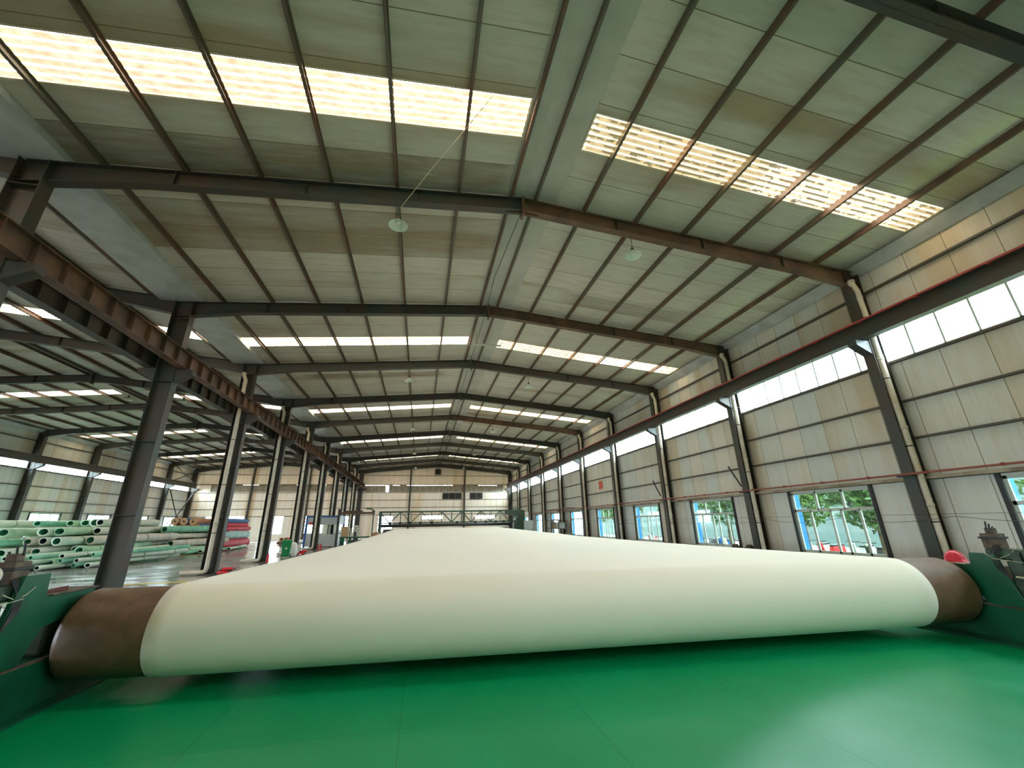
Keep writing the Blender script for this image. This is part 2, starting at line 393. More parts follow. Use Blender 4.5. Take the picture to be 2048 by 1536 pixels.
# skylight strips sit in slots of the roof sheet
SKY = [(-6.05, -5.08), (5.97, 6.94), (17.93, 18.90), (29.9, 30.9), (41.9, 42.9), (53.9, 54.9), (59.0, 59.9)]
spansR = [(1.92, XM, False), (XM, XM+1.05, False)]
def roof_sheet(mb, x0, x1, holes):
    """x0<x1 on one slope; holes (xa,xb,ya,yb)"""
    ys = sorted({YB-.1, YE+.1} | {h[2] for h in holes} | {h[3] for h in holes})
    for i in range(len(ys)-1):
        a, b = ys[i], ys[i+1]
        hs = [h for h in holes if h[2] <= (a+b)/2 <= h[3]]
        segs = [(x0, x1)]
        if hs:
            h = hs[0]; segs = [(x0, h[0]), (h[1], x1)]
        for p, q in segs:
            if q-p > .001:
                mb.prism([(p, zpan(p+1e-6 if p == XV else p)), (q, zpan(q)), (q, zpan(q)+.07), (p, zpan(p+1e-6 if p == XV else p)+.07)], 1, a, b)
    return mb
XLs = (-8.02, 1.92); XRs = (3.40, 13.30); XLL2 = (-29.4, -20.0); XLR2 = (-18.5, -9.25)
mb = MB()
roof_sheet(mb, -8.05, XM, [(-8.02, XLs[1], a, b) for a, b in SKY])
roof_sheet(mb, XM, WR+.09, [(XRs[0], XRs[1], a, b) for a, b in SKY])
roof_sheet(mb, WL-.09, XM2, [(XLL2[0], XLL2[1], a, b) for a, b in SKY])
roof_sheet(mb, XM2, -9.2, [(XLR2[0], XLR2[1], a, b) for a, b in SKY])
tag(mb.build('ceiling', 'roof'), kind='structure')
# flat ridge sheets
for nm, xm in (('main', XM), ('side', XM2)):
    mb = MB()
    for p, q in ((xm-.42, xm), (xm, xm+1.0)):
        f = zpan
        mb.prism([(p, f(p)-.03), (q, f(q)-.03), (q, f(q)-.002), (p, f(p)-.002)], 1, YB, YE)
    tag(mb.build('trim_%d' % (1 if nm == 'main' else 2), 'ridge'), kind='structure')

# ------------------------------------------------------------------ skylights
def corr(mb, x0, x1, y0, y1, dz):
    n = int((y1-y0)/.155*6); P = []
    for j in range(n+1):
        y = y0+(y1-y0)*j/n
        for x in (x0, x1): P.append((x, y, zpan(x)+dz+.012*math.sin(2*PI*y/.155)))
    mb.add(P, [(2*j, 2*j+1, 2*j+3, 2*j+2) for j in range(n)], True)
for si, (a, b) in enumerate(SKY):
    for (p, q), mt, sl in ((XLs, 'skyL', 'left slope of main roof'), (XRs, 'skyR', 'right slope of main roof'), (XLL2, 'skyL', 'far slope of side roof'), (XLR2, 'skyL', 'near slope of side roof')):
        w_ = ['behind the roller', 'right over the roller', 'over mid belt', 'third down the hall', 'over the green truss', 'second from the gable', 'next to the gable'][si]
        r = thing('skylight', 'bright corrugated skylight, %s, %s' % (sl, w_), 'skylight', ((p+q)/2, (a+b)/2, zpan((p+q)/2)))
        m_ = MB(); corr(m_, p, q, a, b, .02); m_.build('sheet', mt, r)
        e = MB()
        for y in (a, b):
            e.prism([(p, zpan(p)-.012), (q, zpan(q)-.012), (q, zpan(q)+.03), (p, zpan(p)+.03)], 1, y-.02, y+.02)
        for x in (p, q): e.prism([(x-.02, zpan(x)-.012), (x+.02, zpan(x)-.012), (x+.02, zpan(x)+.03), (x-.02, zpan(x)+.03)], 1, a, b)
        e.build('edge_trim', M['wood'] if False else 'pvc', r)

# ------------------------------------------------------------------ steel frame
def make_column(x0, x1, y, side, name_lab, group, corbels, pz=9.3):
    r = thing('steel_column', name_lab, 'column', ((x0+x1)/2, y, 0), 0, group)
    MB().box(x0, x0+.016, y-.15, y+.15, .02, pz).build('flange', 'steel', r)
    MB().box(x1-.016, x1, y-.15, y+.15, .02, pz).build('flange', 'steel', r)
    MB().box(x0+.016, x1-.016, y-.008, y+.008, .02, pz).build('web', 'steel', r)
    b = MB().box(x0-.08, x1+.08, y-.22, y+.22, 0, .025)
    for dx in (-.03, .03):
        pass
    b.build('base_plate', 'dark', r)
    for s in corbels:
        if s > 0: c = MB().prism([(x1, 6.4), (x1+.5, 6.68), (x1+.5, 6.84), (x1, 6.84)], 1, y-.13, y+.13)
        else: c = MB().prism([(x0, 6.4), (x0, 6.84), (x0-.5, 6.84), (x0-.5, 6.68)], 1, y-.13, y+.13)
        c.build('corbel', 'steel', r)
    for z in (2.2, 4.4, 6.4, 8.7): MB().box(x0+.016, x1-.016, y-.14, y-.009, z, z+.012).build('stiffener', 'steel', r)
    return r
def along(k): return '%s from the white roller' % ORD[k] if k > 0 else 'behind the white roller'
for k in range(0, NF+1):
    y = fy(k) if k < NF else fy(k)-.2
    make_column(CR[0], CR[1], y, 1, 'grey steel column against the right-hand windowed wall, %s' % along(k), 'columns of the right wall', [-1], ztop(13.3)-.02)
    make_column(CL[0], CL[1], y, 0, 'grey steel column of the row between the two halls, %s' % along(k), 'columns between the halls', [1, -1], ztop(-8.2)-.02)
    if k >= 1: make_column(CLL[0], CLL[1], y, -1, 'steel column against the side hall outer wall, %s' % along(k), 'columns of the side hall wall', [1], ztop(-29.5)-.02)
for i, x in enumerate((-1.57, 6.37, -22.5, -15.3)):
    r = thing('gable_column', ['gable wall column left of the dark louvres', 'gable wall column between the two dark louvre banks', 'gable wall column behind the coloured roll stack', 'gable wall column of the side hall, behind the control booth'][i], 'column', (x, YE-.2, 0))
    MB().box(x-.11, x+.11, YE-.32, YE-.3, .02, ztop(x)-.3).build('flange', 'steel', r)
    MB().box(x-.11, x+.11, YE-.06, YE-.04, .02, ztop(x)-.3).build('flange', 'steel', r)
    MB().box(x-.008, x+.008, YE-.3, YE-.06, .02, ztop(x)-.3).build('web', 'steel', r)

def make_rafter(xm, xa, xb, zr, y, label, group, mats=('steel', 'steel')):
    """portal rafter: deeper at the eaves"""
    r = thing('roof_rafter', label, 'rafter', (xm, y, zr), 0, group)
    zt = lambda x: zr-SL*abs(x-xm)-.001
    def dep(x, half):
        t = abs(x-xm)/half
        return .42 + (.16 if t > .8 else 0)*(t-.8)/.2
    for side, (xe, mt) in enumerate(((xa, mats[0]), (xb, mats[1]))):
        half = abs(xe-xm); xs = [xm+(xe-xm)*t for t in (0, .8, 1)]
        topp = [(x, zt(x)) for x in xs]; bot = [(x, zt(x)-dep(x, half)) for x in xs]
        arm = MB().prism(topp+bot[::-1], 1, y-.006, y+.006).build('web', mt, r)
        MB().prism(topp+[(x, z-.014) for x, z in topp[::-1]], 1, y-.11, y+.11).build('top_flange', mt, r)
        MB().prism([(x, z+.014) for x, z in bot]+bot[::-1], 1, y-.11, y+.11).build('bottom_flange', mt, r)
    sp = MB().box(xm-.03, xm+.03, y-.14, y+.14, zr-.56, zr+.02)
    sp.box(xa if False else xm-.5, xm+.5, y-.005, y+.005, zr-.1-.38, zr-.38)
    sp.build('ridge_splice', mats[1], r)
    for t in (.25, .5, .75):
        for xe in (xa, xb):
            x = xm+(xe-xm)*t; MB().box(x-.006, x+.006, y-.1, y+.1, zt(x)-.42, zt(x)).build('stiffener', mats[0], r)
    return r
for k in range(K0+1, NF+1):
    y = fy(k) if k < NF else fy(k)-.2
    lab = along(k) if k > 0 else ['just behind the white roller', 'second behind the white roller', 'third behind the white roller'][min(2, -k)]
    make_rafter(XM, CL[0]+.1, CR[1], ZR, y, 'dark steel roof rafter spanning the main hall, %s' % lab, 'main hall rafters', ('steel', 'rust' if k in (1, 2, 5) else 'steel'))
    if k > 0: make_rafter(XM2, CLL[0], CL[0]+.1, ZR2, y, 'dark steel roof rafter spanning the side hall, %s' % lab, 'side hall rafters')

REL = [.35, 1.8, 3.4, 5.0, 6.57, 8.13, 9.72]
def purlin(x, ym0, ym1, mt, label, group):
    z = ztop(x)
    m_ = MB().box(x-.004, x+.004, ym0, ym1, z, z+.165)
    m_.box(x, x+.065, ym0, ym1, z, z+.006).box(x, x+.065, ym0, ym1, z+.158, z+.165).box(x+.059, x+.065, ym0, ym1, z, z+.022)
    return tag(m_.build('roof_purlin', mt), label, 'purlin', group)
for i, rl in enumerate(REL):
    mt = 'rust' if i in (6,) else 'purlin'
    purlin(XM+rl, YB, YE, mt, 'thin steel purlin under the right slope of the main roof, %s from the ridge' % ORD[i+1], 'main roof purlins')
    purlin(XM-rl, YB, YE, 'rust' if i == 0 else 'purlin', 'thin steel purlin under the left slope of the main roof, %s from the ridge' % ORD[i+1], 'main roof purlins')
    purlin(XM2+rl-.35, YB, YE, 'purlin', 'thin steel purlin of the side hall roof, near slope, %s from its ridge' % ORD[i+1], 'side roof purlins')
    purlin(XM2-rl, YB, YE, 'purlin', 'thin steel purlin of the side hall roof, far slope, %s from its ridge' % ORD[i+1], 'side roof purlins')

# wall girts
RG = [(2.74, 'above the low windows'), (3.86, 'first above the red pipe'), (4.93, 'second above the red pipe'), (6.12, 'under the high windows'), (7.31, 'over the high windows'), (8.55, 'just below the eaves')]
def girt(x0, x1, y0, y1, z, label, group, axis):
    m_ = MB()
    if axis == 0:
        m_.box(x0, x1, y0, y1, z-.03, z-.024).box(x0, x1, y0, y1, z+.024, z+.03).box(x0, x0+.006, y0, y1, z-.03, z+.03) if x0 > 0 else m_.box(x0, x1, y0, y1, z-.03, z-.024).box(x0, x1, y0, y1, z+.024, z+.03).box(x1-.006, x1, y0, y1, z-.03, z+.03)
    else:
        m_.box(x0, x1, y0, y1, z-.03, z-.024).box(x0, x1, y0, y1, z+.024, z+.03).box(x0, x1, y0, y0+.006, z-.03, z+.03)
    return tag(m_.build('wall_girt', 'girt'), label, 'girt', group)
for z, t in RG: girt(13.56, WR-.002, YB, YE-.1, z, 'dark horizontal girt on the right wall, %s' % t, 'right wall girts', 0)
for z, t in [(3.31, 'above the low windows'), (4.15, 'second row up'), (5.2, 'third row up'), (6.4, 'under the high windows'), (7.45, 'over the high windows'), (8.6, 'just below the eaves')]:
    girt(WL+.002, -29.76, YB, YE-.1, z, 'dark horizontal girt on the side hall outer wall, %s' % t, 'side wall girts', 0)
for z, t in [(3.2, 'above the low windows'), (4.17, 'second row up'), (5.22, 'under the dark louvres'), (6.28, 'under the high panes'), (7.38, 'over the high panes'), (8.68, 'top row')]:
    girt(-29.7, -8.7, YE-.05, YE-.002, z, 'horizontal girt on the side hall gable wall, %s' % t, 'gable girts', 1)
    girt(-8.2, 13.5, YE-.05, YE-.002, z, 'horizontal girt on the main hall gable wall, %s' % t, 'gable girts', 1)

# cross bracing in the last bay of the side hall wall
for i, (za, zb) in enumerate(((.3, 6.3), (6.3, .3), (7.3, 9.1), (9.1, 7.3))):
    tag(MB().bar((-29.2, fy(9)+.2, za), (-29.2, fy(10)-.4, zb), .09, .09).build('brace_rod', 'steel'), ['long angle brace rising to the side hall corner', 'long angle brace falling to the side hall corner', 'short roof-level brace rising to the side hall corner', 'short roof-level brace falling to the side hall corner'][i], 'brace')
for i, (x, y, z) in enumerate(((12.95, 14.75, 3.05), (12.95, 20.8, 3.05))):
    tag(MB().bar((x, y, z), (x-.15, y+.35, z+.85), .05, .05).build('loose_bracket', 'dark'), ['dark bar sticking up beside the second right-hand column', 'dark bar sticking up beside the third right-hand column'][i], 'bracket')

# eave and valley gutters
g = MB().box(-9.3, -7.95, YB, YE, 9.43, 9.45).box(-9.3, -9.28, YB, YE, 9.45, 9.7).box(-7.97, -7.95, YB, YE, 9.45, 9.62)
tag(g.build('valley_gutter', 'gutter'), 'wide grey zinc valley gutter above the middle column row', 'gutter')
g = MB().prism([(13.3, 9.47), (13.62, 9.18), (13.66, 9.2), (13.66, 9.5)], 1, YB, YE)
tag(g.build('eaves_gutter', 'gutter'), 'sloping grey metal eaves flashing along the right wall top', 'gutter')
g = MB().prism([(-29.5, 9.45), (-29.82, 9.16), (-29.86, 9.2), (-29.86, 9.48)], 1, YB, YE)
tag(g.build('eaves_gutter', 'gutter'), 'grey metal eaves flashing along the side hall wall top', 'gutter')

# crane runways
def runway(x, z0, z1, mt, label, stiff, rail, y0=YB+.2, y1=YE-.4, kside=1):
    r = thing('crane_runway_beam', label, 'crane beam', (x, ym, z0), 0, 'crane runway beams')
    MB().box(x-.14, x+.14, y0, y1, z0, z0+.016).build('bottom_flange', mt, r)
    MB().box(x-.14, x+.14, y0, y1, z1-.016, z1).build('top_flange', mt, r)
    MB().box(x-.006, x+.006, y0, y1, z0+.016, z1-.016).build('web', mt, r)
    MB().box(x-.035, x+.035, y0, y1, z1, z1+.05).build('rail', mt, r)
    if stiff:
        me = None; n = int((min(y1, YE)-0)/.75)
        for i in range(n):
            y = .5+i*.75
            if me is None:
                o = MB().box(x-.13, x-.006, y-.005, y+.005, z0+.016, z1-.016).box(x+.006, x+.13, y-.005, y+.005, z0+.016, z1-.016).build('stiffener', mt, r); me = o.data; first = o
            else:
                o = first.copy(); sc.collection.objects.link(o); o.location = first.location+Vector((0, i*.75, 0))
    if rail:
        m_ = MB()
        xx = x-.2
        m_.box(xx-.02, xx+.02, y0, y1, z1-.03, z1+.02)
        m_.build('power_rail', 'redrail', r)
        m2 = MB(); y = y0+1
        while y < y1: m2.box(xx-.03, x-.1, y-.02, y+.02, z1-.05, z1-.01); y += 1.5
        m2.build('rail_bracket', 'redrail', r)
    return r
runway(-8.0, 6.86, 7.42, 'rust', 'rusty brown crane runway beam facing the main hall', True, False)
runway(-9.0, 6.86, 7.42, 'steel', 'dark crane runway beam facing the side hall', True, False)
runway(12.9, 6.86, 7.38, 'steel', 'dark crane runway beam with red rail along the right wall', False, True)
runway(-29.1, 6.86, 7.38, 'steel', 'crane runway beam along the side hall outer wall', False, False)

# ------------------------------------------------------------------ windows
wn_i = [0]
def window(axis, face, out, a0, a1, z0, z1, vdiv, hdiv, label, thick=.09, low=False, fr=.035, mat='frame'):
    """framed window filling a wall hole; vdiv/hdiv inner bars as fractions"""
    wn_i[0] += 1
    c = (face, (a0+a1)/2, z0) if axis == 0 else ((a0+a1)/2, face, z0)
    r = thing('window_%d' % wn_i[0], label, 'window', c, 0, None, 'structure')
    f0, f1 = face+out*.02, face+out*.07
    def bx(m, p, q, s, t, d0=f0, d1=f1):
        return m.box(d0, d1, p, q, s, t) if axis == 0 else m.box(p, q, d0, d1, s, t)
    m_ = MB(); w_ = .07 if low else .045
    if low: fr = .045
    bx(m_, a0, a0+w_, z0, z1); bx(m_, a1-w_, a1, z0, z1); bx(m_, a0, a1, z0, z0+w_); bx(m_, a0, a1, z1-w_, z1)
    m_.build('window_frame', mat, r)
    b = MB()
    for h in hdiv: bx(b, a0, a1, h-fr, h+fr)
    for v, s, t in vdiv: bx(b, v-fr*.8, v+fr*.8, s, t)
    if b.v: b.build('mullion', mat, r)
    gl = MB(); bx(gl, a0+.03, a1-.03, z0+.03, z1-.03, (f0+f1)/2-.002, (f0+f1)/2+.002)
    gl.build('glass', 'dglass' if low else 'glass', r)
    if low:
        s = MB()
        for a in (a0-.1, a1): bx(s, a, a+.1, z0-.1, z1+.1, face-out*.06, face)
        s.build('jamb_post', 'dark', r)
    return r
for k in bays:
    a0, a1, z0, z1 = fy(k)+1.55, fy(k)+4.45, LW[0], LW[1]; zt_ = 2.02; W_ = a1-a0
    vd = [(a0+W_/3, zt_, z1), (a0+2*W_/3, zt_, z1), (a0+W_*.52, z0, zt_), (a0+W_*.18, z0, zt_), (a0+W_*.39, z0, zt_), (a0+W_*.78, z0, zt_)]
    lab = 'low white-framed sliding window in the right wall, %s' % (('in the bay beyond the %s column from the white roller' % ORD[k]) if k > 0 else 'beside the white roller' if k == 0 else 'behind the white roller')
    r = window(0, WR, 1, a0, a1, z0, z1, vd, [zt_], lab, low=True)
    MB().box(WR+.09, WR+.3, a1-.03, a1, z0, z1).build('blue_reveal', 'skyblue', r)
    MB().box(WR-.26, WR-.002, a0-.5, a1+.5, z0-.08, z0-.01).build('window_sill', 'brown', r)
    a0, a1 = fy(k)+.02, fy(k)+BAY-.02
    if k == K0: a0 = YB+.3
    if k == NF-1: a1 = YE-.35
    n = 8
    vd = [(a0+(a1-a0)*i/n, CZ[0], CZ[1]) for i in range(1, n)]
    window(0, WR, 1, a0, a1, CZ[0], CZ[1], vd, [], 'high strip window of the right wall, %s' % (('between columns %d and %d from the white roller' % (k, k+1)) if k > 0 else 'behind the first right-hand column'), fr=.03)
    if k >= 1:
        a0, a1 = fy(k)+1.7, fy(k)+4.6
        vd = [(a0+(a1-a0)/3, LWL[0], LWL[1]), (a0+2*(a1-a0)/3, LWL[0], LWL[1])]
        window(0, WL, -1, a0, a1, LWL[0], LWL[1], vd, [2.55, 1.8], 'low window of the side hall outer wall beyond its %s column' % ORD[k], low=True)
        a0, a1 = fy(k)+.02, fy(k)+BAY-.02
        if k == NF-1: a1 = YE-.35
        vd = [(a0+(a1-a0)*i/n, CZL[0], CZL[1]) for i in range(1, n)]
        window(0, WL, -1, a0, a1, CZL[0], CZL[1], vd, [], 'high strip window of the side hall outer wall beyond its %s column' % ORD[k], fr=.03)
for i, (a0, a1, z0, z1) in enumerate(elow):
    vd = [(a0+(a1-a0)*j/4, z0, z1) for j in (1, 2, 3)]
    window(1, YE, 1, a0, a1, z0, z1, vd, [2.4] if z0 < 2 else [], 'bright low window in the far gable wall, %s from the side hall corner' % ORD[i+1])
# boarded high panes of the gable
for bi, (a0, a1, z0, z1) in enumerate(eband):
    r = thing('window_%d' % (wn_i[0]+1), 'band of boarded-over high panes in the %s gable wall' % ('side hall' if bi == 0 else 'main hall'), 'window', ((a0+a1)/2, YE, z0), 0, None, 'structure'); wn_i[0] += 1
    n = int(round((a1-a0)/.98)); bo = MB(); fr_ = MB()
    fr_.box(a0, a1, YE-.004, YE+.03, z0, z0+.03).box(a0, a1, YE-.004, YE+.03, z1-.03, z1)
    for j in range(n):
        p = a0+(a1-a0)*j/n; q = a0+(a1-a0)*(j+1)/n
        fr_.box(p-.018, p+.018, YE-.004, YE+.03, z0, z1)
        gz = random.choice((0, 0, 0, .05, .09)) if bi == 1 and j > 6 else random.choice((0, 0, 0, 0, .05)); gb = random.choice((0, 0, 0, 0, .03))
        bo.box(p+(.4 if bi == 1 and j == 3 else .0), q, YE+.05, YE+.07, z0+gb, z1-gz)
    bo.build('covering_board', 'board', r); fr_.build('window_frame', 'frame', r)

# gable louvres and extractor box
def louvre(x0, x1, z0, z1, label):
    r = thing('wall_louvre', label, 'louvre', ((x0+x1)/2, YE-.06, z0), 0, 'dark louvres of the far gable')
    y = YE-.07
    MB().box(x0, x1, y-.05, y, z0, z0+.05).box(x0, x1, y-.05, y, z1-.05, z1).box(x0, x0+.05, y-.05, y, z0, z1).box(x1-.05, x1, y-.05, y, z0, z1).build('louvre_frame', 'brown', r)
    m_ = MB(); n = 6
    for i in range(n):
        z = z0+.06+(z1-z0-.12)*i/n
        m_.bar((x0+.05, y-.02, z+.05), (x1-.05, y-.02, z+.05), .05, .07)
    m_.box(x0+.05, x1-.05, y, y+.02, z0+.05, z1-.05)
    m_.build('slat', 'dark', r)
for i, x in enumerate((3.13, 4.08, 5.03)): louvre(x, x+.92, 5.3, 6.18, 'dark square louvre of the triple bank on the gable, %s' % ('leftmost', 'middle one', 'rightmost')[i])
for i, x in enumerate((7.2, 8.18)): louvre(x, x+.94, 5.3, 6.18, 'dark square louvre of the double bank on the gable, %s' % ('nearer the triple bank', 'nearer the right wall')[i])
r = thing('extractor_box', 'dark square extractor box high under the gable ridge', 'extractor', (2.34, YE-.3, 8.85))
MB().box(1.9, 2.8, YE-.3, YE-.05, 8.85, 9.65).build('casing', 'brown', r, .02)
MB().lathe([(.05, -.02), (.33, -.02), (.33, .02), (.36, .02)], (2.35, YE-.32, 9.25), 'Y').build('fan_ring', 'dark', r)

# ------------------------------------------------------------------ downpipes
def downpipe(x, y, side, label, group, ztop_=9.2, foot=True):
    r = thing('downpipe', label, 'downpipe', (x, y, 0), 0, group)
    pts = [(x-.12*side, y, ztop_), (x-.12*side, y, ztop_-.12), (x, y, ztop_-.38), (x, y, .25)]
    if foot: pts += [(x-.03, y, .13), (x-.12, y, .1), (x-.9, y-.02, .09)]
    m_ = MB().tube(pts, .085, 12); m_.build('pipe', 'pvc', r)
    z = 8.3
    while z > .5: MB().lathe([(.086, 0), (.097, 0), (.097, .08), (.086, .08)], (x, y, z), 'Z', 12).build('socket', 'pvc', r); z -= 2.1
    MB().lathe([(.086, 0), (.1, 0), (.1, .1), (.086, .1)], (x-.12*side, y, ztop_-.1), 'Z', 12).build('socket', 'pvc', r)
    for z in (1.6, 3.6, 5.6, 7.6): MB().lathe([(.087, 0), (.092, 0), (.092, .03), (.087, .03)], (x, y, z), 'Z', 12).build('pipe_clamp', 'dark', r)
for k in range(1, NF):
    downpipe(13.26, fy(k)-.16, 1, 'cream plastic downpipe on the right-hand wall column %s' % along(k), 'right wall downpipes', ztop_=8.95, foot=False)
    if k >= 3: downpipe(-8.52, fy(k)-.2, 1, 'cream plastic downpipe on the middle-row column %s' % along(k), 'middle row downpipes', ztop_=8.9)

# ------------------------------------------------------------------ the white belt and its rollers
RC, ZC = .488, .632
def ry(x): return 6.299-.069*x
bx0, bx1 = -2.985, 7.677
path = []
for i in range(25):
    a = -PI/2 - PI*i/24
    path.append((RC*math.cos(a), ZC+RC*math.sin(a), 0))
nodes = [(p[0], p[1]) for p in path]           # y offset from roller axis, z : bottom -> front -> top
nodes = [(o, z, 'r') for o, z in nodes]
for t in (2, 5, 8, 11, 14, 16.2): nodes.append((t, 1.12+.0*t-.035*math.sin(PI*min(1, t/17)), 'w'))
nodes += [(17.2, 1.135, 'w'), (17.45, 1.15, 'w'), (20, 1.17, 'w'), (26, 1.235, 'w'), (32, 1.31, 'w'), (38, 1.385, 'w'), (39.6, 1.40, 'w')]
for i in range(1, 8):
    a = PI/2-PI*i/8; nodes.append((39.6+.25*math.cos(a), 1.15+.25*math.sin(a), 'w'))
nodes += [(30, .72, 'w'), (15, .38, 'w')]
NX = 60; P = []; Fc = []
for (o, z, t) in nodes:
    for i in range(NX+1):
        u = i/NX; x = bx0+(bx1-bx0)*u
        s = 0 if t == 'r' else min(1, o/39.6)
        xx = x+.55*s
        P.append((xx, ry(x)*(1-s)+6.13*s+o, z))
n = len(nodes)
for j in range(n):
    k = (j+1) % n
    for i in range(NX):
        Fc.append((j*(NX+1)+i, j*(NX+1)+i+1, k*(NX+1)+i+1, k*(NX+1)+i))
bm_ = MB().add(P, Fc, True)
belt = bm_.build('felt_belt', 'felt')
so = belt.modifiers.new('thickness', 'SOLIDIFY'); so.thickness = .008; so.offset = 1
tag(belt, 'huge white woven felt belt wrapped round the front roller and running down the hall', 'felt belt')

def skewx(mb, x0=0):   # roller meshes are turned about x then skewed to the roller's slight yaw
    mb.v = [(v[0], v[1]-.069*v[0], v[2]) for v in mb.v]; return mb
r = thing('front_roller', 'large dark brown roller carrying the near end of the white belt', 'roller', (2.33, ry(2.33), ZC))
rr = RC-.008
prof = [(.16, -3.93), (rr-.10, -3.93), (rr-.05, -3.92), (rr-.015, -3.89), (rr, -3.84), (rr, 8.48), (rr-.015, 8.53), (rr-.05, 8.56), (.16, 8.56)]
skewx(MB().lathe([(a, b) for a, b in prof], (0, 6.299, ZC), 'X', 72)).build('roller_shell', 'roller', r)
skewx(MB().lathe([(.0, -4.5), (.11, -4.5), (.11, -3.93), (.2, -3.93), (.2, -3.925)], (0, 6.299, ZC), 'X', 32)).build('shaft', 'dark', r)
skewx(MB().lathe([(.2, 8.555), (.2, 8.56), (.11, 8.56), (.11, 9.15), (.0, 9.15)], (0, 6.299, ZC), 'X', 32)).build('shaft', 'dark', r)
r = thing('support_roller', 'dark idler roller under the white belt at its crease', 'roller', (2.3, 23.4, 1.0))
MB().lathe([(0, -3.4), (.1, -3.4), (.1, 8.6), (0, 8.6)], (0, 23.5, 1.02), 'X', 20).build('roller_shell', 'dark', r)
for x in (-3.45, 8.65): MB().box(x-.08, x+.08, 23.4, 23.6, 0, 1.12).build('stand', 'green', r)
r = thing('rear_roller', 'dark roller turning the far end of the white belt', 'roller', (2.9, 45.7, 1.15))
MB().lathe([(0, -3.6), (.24, -3.6), (.24, 9.4), (0, 9.4)], (0, 45.72, 1.15), 'X', 24).build('roller_shell', 'dark', r)
MB().lathe([(0, -3.9), (.16, -3.9), (.16, 9.9), (0, 9.9)], (0, 46.5, 1.72), 'X', 24).build('press_roller', 'dark', r)

